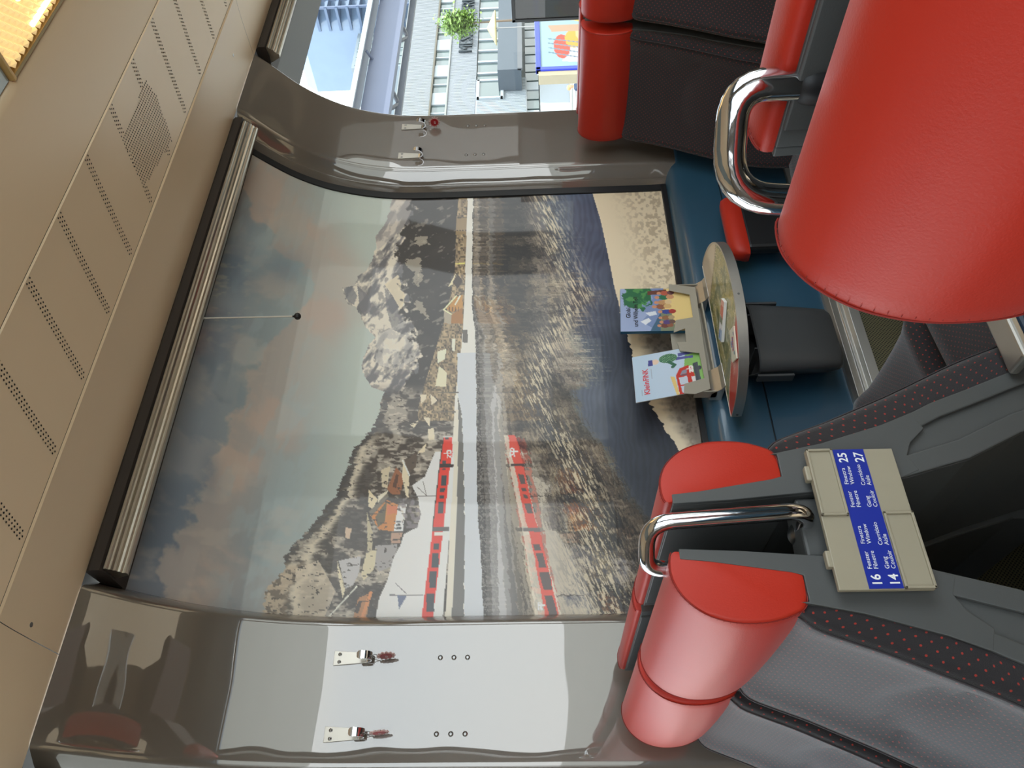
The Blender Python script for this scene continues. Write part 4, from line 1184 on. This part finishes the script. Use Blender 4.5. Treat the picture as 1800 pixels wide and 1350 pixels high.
def cog_tag(x, label, ang, group=None, m=None):
    y, z = 1.9 - .020, 1.690
    t = wthing('cog_tag', label, 'tag', (x, y, z), group)
    ring = [(x + .002 * math.sin(q * 2), y - .0 + .011 * math.cos(q), z + .032 + .011 * math.sin(q)) for q in np.linspace(0, 2 * math.pi, 22)]
    MB().tube(ring, .0008, 6).build('ring', M_STEEL, t, smooth=60)
    n_ = Vector((math.cos(ang), math.sin(ang), .12)).normalized(); u = Vector((-n_.y, n_.x, 0)).normalized(); v = n_.cross(u)
    c = Vector((x, y - .004, z)); pts = []
    for k in range(48):
        r_ = .0225 if (k % 4) in (1, 2) else .0172
        q = 2 * math.pi * k / 48; pts.append(u * (r_ * math.cos(q)) + v * (r_ * math.sin(q)))
    MB().rings([[c + p - n_ * .0013 for p in pts], [c + p + n_ * .0013 for p in pts]]).build('cog', mat('translucent tag rim', (206, 170, 168), .4), t)
    for s_ in (-1, 1):
        MB().lathe(c + n_ * .0012 * s_, n_ * s_, [(0, .0150), (.0009, .0146), (.001, .0002)], 24).build('disc', m or mat('tag red', (168, 32, 40), .4), t, smooth=40)
        text('mark', 'zb', .013, c + n_ * .0024 * s_ - (v if 0 else Vector((0, 0, .0042))) - u * (-s_) * .0065 * -1, u * s_, Vector((0, 0, 1)), M_WHITE, t)
    return t


for i, dx_, lab in ((1, .077, 'flat steel coat hook carrying a red cog tag on the pillar beside the mural'), (1, -.094, 'flat steel coat hook with cog tag on the seat pillar, farther from the mural'),
                    (2, .086, 'steel coat hook with red cog tag on the pillar beside the clear window'), (2, -.086, 'bare steel coat hook on the pillar between mural and clear window')):
    x = PX[i] + dx_
    coat_hook(x, lab, 'coat hooks')
    for k in range(3):
        sc = MB().lathe((x, 1.9005, 1.562 - k * .033), (0, -1, 0), [(0, .0062), (.0020, .0058), (.0034, .0036), (.0020, .0030), (.0018, .0004)], 16).build('screw', M_STEEL, PILL[(i, False)], smooth=40)
cog_tag(PX[1] + .077, 'red cog-shaped tag on the pillar coat hook beside the mural', .10)
cog_tag(PX[1] - .094, 'red cog-shaped tag on the seat pillar coat hook farther from the mural', .02)
cog_tag(PX[2] + .086, 'red spiky cog tag hanging beside the clear station window', .12)

# ================================================================== half-height glass screen beyond the far seats
sc = wthing('glass_screen', 'dark tinted glass screen in black frame beyond the far seats', 'screen', (3.25, 1.45, 0))
MB().box(3.246, 3.254, 1.02, 1.895, .50, 1.375).build('pane', M_SCREEN, sc)
for a in ((3.242, 3.258, 1.886, 1.900, .46, 1.388), (3.242, 3.258, 1.00, 1.02, 0, 1.388), (3.242, 3.258, 1.0, 1.9, 1.372, 1.388), (3.242, 3.258, 1.0, 1.9, .46, .50)):
    MB().box(*a).build('frame_bar', M_BLACK, sc, bevel=.002)
MB().box(3.244, 3.256, 1.02, 1.86, 0.01, .46).build('lower_panel', M_BLACK, sc)
# ================================================================== outside: station forecourt and exhibition building
M_CLAD = mat('pale ribbed cladding', (148, 153, 158), .6, var=.04, vscale=.6)
M_CLAD2 = mat('grey green cladding', (133, 136, 133), .6, var=.04, vscale=.6)
M_OGLASS = mat('facade glass', (85, 100, 100), .15, coat=.6, var=.2, vscale=.5)
M_OPANEL = mat('white facade panel', (162, 170, 176), .5, var=.03)
M_SLATE = mat('slate canopy', (79, 88, 97), .6, var=.05, vscale=.5)
M_CONC = mat('pale concrete paving', (150, 148, 140), .8, var=.08, vscale=.4)
gd = MB().box(-160, 260, -200, 200, -1.9, -1.7).build('ground', M_CONC); struct(gd, None, None)
YB = 40.0
bd_ = wthing('exhibition_building', 'long pale building with ribbed cladding, window bands and large wall lettering', 'building', (65, YB, -1.7))
MB().box(30, 110, YB + .3, YB + 16, -1.7, 13.1).build('body', M_CLAD2, bd_)
MB().box(30, 110, YB - .1, YB + .4, 10.12, 13.1).build('upper_band', M_CLAD2, bd_)
rib = MB()
for k in range(230):
    x = 50 + k * .16; rib.box(x, x + .07, YB - .14, YB - .08, 10.2, 13.05); rib.box(x + .03, x + .10, YB - .14, YB - .08, 6.32, 8.62)
rb = rib.build('ribs', M_CLAD, bd_); rb['kind'] = 'stuff'
MB().box(30, 110, YB - .1, YB + .4, 6.28, 8.68).build('lettering_band', M_CLAD, bd_)
MB().box(30, 110, YB - .22, YB + .1, 8.66, 8.80).build('ledge', M_CLAD2, bd_); MB().box(30, 110, YB - .2, YB + .1, 10.02, 10.14).build('ledge', mat('dark ledge', (91, 85, 72), .6), bd_)
k = 0
x = 46.0
while x < 84:
    for w_, m_, nm in ((1.15, M_OGLASS, 'window'), (.12, M_OPANEL, 'mullion'), (1.1, M_OGLASS, 'window'), (.12, M_OPANEL, 'mullion'), (1.5, M_OPANEL, 'wall_panel')):
        MB().box(x, x + w_, YB + (.12 if nm == 'window' else -.02), YB + .4, 8.8, 10.02).build(nm, m_, bd_)
        x += w_
# ground floors: shop windows, framed window and slate canopy
x = 40.0
while x < 92:
    MB().box(x, x + 1.5, YB + .1, YB + .4, 3.6, 6.2).build('shop_window', M_OGLASS, bd_)
    MB().box(x + 1.5, x + 1.72, YB - .05, YB + .4, 3.6, 6.2).build('shop_mullion', M_OPANEL, bd_)
    x += 1.72
MB().box(50, 58.9, YB - .5, YB + .1, 1.9, 6.2).build('clad_wall', M_CLAD, bd_)
r2 = MB()
for k in range(56): r2.box(50 + k * .16, 50.07 + k * .16, YB - .56, YB - .48, 2.0, 6.1)
r2.build('clad_ribs', M_OPANEL, bd_)['kind'] = 'stuff'
MB().box(56.2, 58.4, YB - .62, YB - .5, 4.1, 5.9).build('framed_window', M_OGLASS, bd_)
for a in ((56.0, 58.6, 5.9, 6.15), (56.0, 58.6, 3.85, 4.1), (56.0, 56.2, 3.9, 6.1), (58.4, 58.6, 3.9, 6.1)):
    MB().box(a[0], a[1], YB - .72, YB - .48, a[2], a[3]).build('window_frame', M_OPANEL, bd_)
MB().box(57.0, 70, YB - 2.6, YB - .6, 2.3, 4.25).build('canopy', M_SLATE, bd_)
MB().box(57.0, 70, YB - 2.7, YB - 2.5, 2.2, 2.6).build('canopy_edge', mat('grey canopy edge', (97, 100, 104), .6), bd_)
for kx in range(26):
    MB().box(46 + kx * 1.3, 47.1 + kx * 1.3, YB - .15, YB + .3, .9, 2.0).build('low_window', M_OGLASS if kx % 3 else M_OPANEL, bd_)
MB().box(40, 100, YB - .12, YB + .2, -1.7, .8).build('plinth', M_OPANEL, bd_)
p0 = aty(829, 97, YB); p1 = aty(829, 30, YB)
text('facade_lettering', 'MESSE LUZERN', 1.75, (p0.x, YB - .30, p0.z - .05), (1, 0, 0), (0, 0, 1), mat('dark facade letters', (44, 54, 60), .6), bd_, .08, .80)

# tower block behind
tw = wthing('glass_tower', 'tall blue glass tower rising behind the station roof', 'building', (230, 120, -1.7))
rs = []
for z in (0, 68, 70, 71.5):
    k = 0 if z <= 68 else (z - 68) * .9
    rs.append([(206 + 30 * (1 - math.cos(t)) * .5 + k, 120 - 26 * math.sin(t) * .2 + k * .2, z - 1 if z else -1.7) for t in np.linspace(0, math.pi, 14)] + [(236, 140, z - 1 if z else -1.7), (206 + k, 140, z - 1 if z else -1.7)])
MB().rings(rs).build('body', mat('blue tower glass', (106, 127, 152), .2, coat=.5, var=.1, vscale=.2), tw, smooth=30)
for fz in range(28, 68, 3):
    MB().box(205.6, 236.4, 114, 120.6, fz, fz + .7).build('floor_band', mat('tower floor band', (83, 101, 127), .4), tw)
for fx in range(0, 8):
    MB().box(206 + fx * 4, 206.5 + fx * 4, 113.8, 114.4, 20, 66).build('fin', mat('tower fin', (79, 94, 121), .4), tw)
t2 = wthing('side_block', 'lower grey office block beside the glass tower', 'building', (195, 121, -1.7))
MB().box(188, 204.5, 121, 140, -1.7, 50.5).build('body', mat('grey office facade', (114, 126, 135), .4), t2)
for fz in range(36, 50, 3):
    for fx in range(4):
        MB().box(189 + fx * 3.8, 191.8 + fx * 3.8, 120.8, 121.2, fz, fz + 1.7).build('window', M_OGLASS, t2)

# platform canopy of dark steel, nearer
cp = wthing('platform_canopy', 'dark steel platform canopy with beams spanning above the forecourt', 'canopy', (18, 10, -1.7))
M_CAN = mat('blue grey canopy steel', (92, 100, 122), .5, var=.06, vscale=.5); M_CANL = mat('pale canopy edge', (156, 162, 168), .4)
zA = 5.02
MB().add([(9, 10.6, zA + .20), (40, 10.6, zA + .20), (40, 9.6, zA), (9, 9.6, zA), (9, 10.6, zA + .26), (40, 10.6, zA + .26), (40, 9.6, zA + .06), (9, 9.6, zA + .06)],
         [(0, 1, 2, 3), (4, 7, 6, 5), (0, 4, 5, 1), (1, 5, 6, 2), (2, 6, 7, 3), (3, 7, 4, 0)]).build('roof_sheet', M_CAN, cp)
MB().box(9, 40, 9.56, 9.62, zA - .02, zA + .09).build('gutter', M_CANL, cp)
MB().box(9, 40, 9.9, 10.1, 4.34, 4.95).build('main_beam', M_CAN, cp)
MB().box(9, 40, 10.4, 10.5, 4.22, 4.36).build('lower_chord', mat('canopy lower chord', (92, 97, 107), .5), cp)
for kx in range(9):
    x = 12.2 + kx * 2.6
    MB().tube([(x, 10.45, 4.3), (x + 1.3, 10.0, 4.95), (x + 2.6, 10.45, 4.3)], .05, 6).build('brace', mat('pale brace', (114, 115, 121), .5), cp)
    MB().tube([(x + .9, 9.7, 4.98), (x + .9, 10.5, 4.6)], .035, 6).build('strut', M_CAN, cp)
for x in (9.6, 27, 38):
    MB().box(x, x + .25, 10.0, 10.25, -1.7, 4.4).build('post', M_CAN, cp, bevel=.02)

# young tree before the facade
tp_ = aty(806, 41, 32.0)
tr = wthing('street_tree', 'young tree with bright green crown before the building lettering', 'tree', (tp_.x, 32.0, -1.7))
MB().tube([(tp_.x, 32, -1.7), (tp_.x + .1, 32, 2.5), (tp_.x, 32.05, tp_.z)], [.11, .09, .04], 8).build('trunk', mat('bark', (112, 96, 80), .9), tr, smooth=60)
rg = random.Random(4); lf = MB()
for k in range(2600):
    u_, v_, w_ = max(-.8, min(.8, rg.gauss(0, .36))), rg.gauss(0, .36), rg.gauss(0, .60)
    c = Vector((tp_.x + u_, 32 + v_, tp_.z + w_ * .9)); q = Vector((rg.uniform(-1, 1), rg.uniform(-1, 1), rg.uniform(-1, 1))).normalized(); r_ = q.orthogonal().normalized(); s_ = .15
    lf.add([c - q * s_, c + r_ * s_ * .6, c + q * s_, c - r_ * s_ * .6], [(0, 1, 2, 3)])
lf.build('foliage', mat('fresh green leaves', (112, 141, 63), .6, var=.25, vscale=3), tr)['kind'] = 'stuff'
# cream parasol under the tree
pp = aty(858, 50, 30)
pa_ = wthing('parasol', 'cream parasol standing below the green tree', 'parasol', (pp.x, 30, -1.7))
MB().lathe((pp.x, 30, pp.z - .55), (0, 0, 1), [(0, 1.15), (.06, 1.12), (.45, .35), (.62, .05)], 10).build('cloth', mat('cream cloth', (171, 158, 114), .8), pa_)
MB().tube([(pp.x, 30, -1.7), (pp.x, 30, pp.z)], .04, 8).build('pole', M_STEEL, pa_)

# billboard with blue frame near the track
b0 = aty(942, 126, 9.0); bw = 3.4
bb = wthing('billboard', 'blue framed poster billboard with orange and red cartoon shapes', 'billboard', (b0.x + bw / 2, 9.0, -1.7))
M_BFR = mat('blue billboard frame', (52, 66, 196), .4)


def poster(a, b):
    P = Paint(a, b, (150, 186, 200)); P.mix(sst(b, .2, .9) * .4, (186, 210, 214))
    P.poly([(.0, .0), (.30, .0), (.24, .6), (.06, .75)], (222, 206, 214)); P.disc(.22, .74, .13, .10, (226, 82, 60)); P.disc(.30, .60, .10, .10, (240, 170, 60)); P.disc(.36, .5, .08, .07, (246, 196, 140))
    P.poly([(.38, .3), (.46, .3), (.46, .9), (.38, .85)], (196, 160, 130)); P.disc(.66, .60, .14, .16, (206, 84, 84)); P.line([(.52, .5), (.56, .70), (.68, .78)], .03, (246, 190, 70)); P.disc(.60, .40, .08, .06, (70, 110, 190)); P.disc(.85, .5, .1, .3, (206, 96, 80))
    for k in range(4): P.line([(.03 + k * .06, .2), (.16 + k * .05, .9)], .006, (110, 140, 156))
    return P.c


print_sheet('poster', (b0.x + .10, 8.985, -.55), (bw - .2, 0, 0), (0, 0, b0.z + .45), 130, 90, poster, attr_mat('poster print', .5), bb, .5)
for a in ((b0.x, b0.x + bw, b0.z - .10, b0.z), (b0.x, b0.x + bw, -.65, -.55), (b0.x, b0.x + .10, -.6, b0.z), (b0.x + bw - .1, b0.x + bw, -.6, b0.z)):
    MB().box(a[0], a[1], 8.96, 9.06, a[2], a[3]).build('frame_bar', M_BFR, bb, bevel=.01)
MB().box(b0.x, b0.x + bw, 9.0, 9.08, -.65, b0.z - .02).build('back_board', M_OPANEL, bb)
MB().box(b0.x - .14, b0.x, 9.0, 9.2, -1.7, b0.z - .05).build('post', mat('tan post', (156, 145, 121), .6), bb); MB().box(b0.x + bw, b0.x + bw + .14, 9.0, 9.2, -1.7, b0.z - .05).build('post', mat('tan post', (156, 145, 121), .6), bb)
# low white container wall behind the walker
wl = tag(MB().box(16.5, 28.0, 22.0, 22.3, -1.7, 1.1).build('site_hoarding', M_OPANEL, bevel=.02), 'plain white low hoarding beside the billboard', 'hoarding')

# ---- a person walking outside, seen from the chest up
hp_ = aty(996, 153, 18.0)
pe = thing('person', 'person in dark blue and green top walking past the billboard', 'person', (hp_.x, 18.0, -1.7))
J = {'pel': (0, 0, .93), 'spi': (0, 0, 1.12), 'che': (0, 0, 1.33), 'nek': (0, 0, 1.47), 'jaw': (.0, -.02, 1.54), 'hea': (0, 0, 1.62), 'top': (0, 0, 1.70),
     'shl': (-.17, 0, 1.39), 'ell': (-.22, .03, 1.12), 'wrl': (-.20, -.12, .92), 'shr': (.17, 0, 1.39), 'elr': (.22, -.02, 1.12), 'wrr': (.22, -.16, .94),
     'hil': (-.09, 0, .90), 'knl': (-.10, -.10, .50), 'anl': (-.10, .05, .09), 'tol': (-.10, -.10, .04), 'hir': (.09, 0, .90), 'knr': (.10, .05, .50), 'anr': (.10, .22, .10), 'tor': (.10, .10, .04)}
RD = {'pel': .135, 'spi': .125, 'che': .15, 'nek': .055, 'jaw': .075, 'hea': .092, 'top': .06, 'shl': .07, 'ell': .045, 'wrl': .03, 'shr': .07, 'elr': .045, 'wrr': .03, 'hil': .095, 'knl': .06, 'anl': .04, 'tol': .035, 'hir': .095, 'knr': .06, 'anr': .04, 'tor': .035}
ks = list(J); E_ = [('pel', 'spi'), ('spi', 'che'), ('che', 'nek'), ('nek', 'jaw'), ('jaw', 'hea'), ('hea', 'top'), ('che', 'shl'), ('shl', 'ell'), ('ell', 'wrl'), ('che', 'shr'), ('shr', 'elr'), ('elr', 'wrr'), ('pel', 'hil'), ('hil', 'knl'), ('knl', 'anl'), ('anl', 'tol'), ('pel', 'hir'), ('hir', 'knr'), ('knr', 'anr'), ('anr', 'tor')]
me = bpy.data.meshes.new('body'); me.from_pydata([J[k] for k in ks], [(ks.index(a), ks.index(b)) for a, b in E_], [])
bo = bpy.data.objects.new('body', me); COL.objects.link(bo); bo.parent = pe


def person_mat():
    m = bpy.data.materials.new('clothes and skin'); m.use_nodes = True; n, l = m.node_tree.nodes, m.node_tree.links; p = n['Principled BSDF']
    t = n.new('ShaderNodeTexCoord'); sp = n.new('ShaderNodeSeparateXYZ'); r = n.new('ShaderNodeValToRGB'); r.color_ramp.interpolation = 'CONSTANT'
    l.new(t.outputs['Object'], sp.inputs[0]); mr = n.new('ShaderNodeMapRange'); mr.inputs[2].default_value = 1.75; l.new(sp.outputs['Z'], mr.inputs[0]); l.new(mr.outputs[0], r.inputs[0])
    e = r.color_ramp.elements; e[0].color = (*lin((60, 60, 64)), 1); e[1].position = .10 / 1.75; e[1].color = (*lin((52, 66, 96)), 1)
    for pos, c in ((.95, (70, 130, 116)), (1.2, (48, 66, 92)), (1.46, (214, 158, 128))):
        q = e.new(pos / 1.75); q.color = (*lin(c), 1)
    l.new(r.outputs[0], p.inputs['Base Color']); p.inputs['Roughness'].default_value = .8
    return m


me.materials.append(person_mat())
sk_ = bo.modifiers.new('skin', 'SKIN')
for i, k in enumerate(ks):
    me.skin_vertices[0].data[i].radius = (RD[k], RD[k] * .82)
me.skin_vertices[0].data[0].use_root = True
bo.modifiers.new('smooth', 'SUBSURF').levels = 2; bo.modifiers['smooth'].render_levels = 2
hr = MB().lathe((0, .02, 1.60), (0, .25, 1), [(0, .088), (.05, .100), (.09, .094), (.125, .060), (.14, .004)], 16).build('hair', mat('fair hair', (206, 160, 110), .8), pe, smooth=60)
for sx_ in (-1, 1):
    MB().lathe((sx_ * .032, -.088, 1.615), (0, -1, 0), [(0, .010), (.006, .006), (.008, .0005)], 8).build('eye', M_BLACK, pe)
MB().lathe((0, -.085, 1.585), (0, -1, 0), [(0, .014), (.018, .008), (.024, .001)], 8).build('nose', mat('skin', (214, 158, 128), .7), pe)
for o_ in bpy.data.objects:
    if '_world' in o_: del o_['_world']
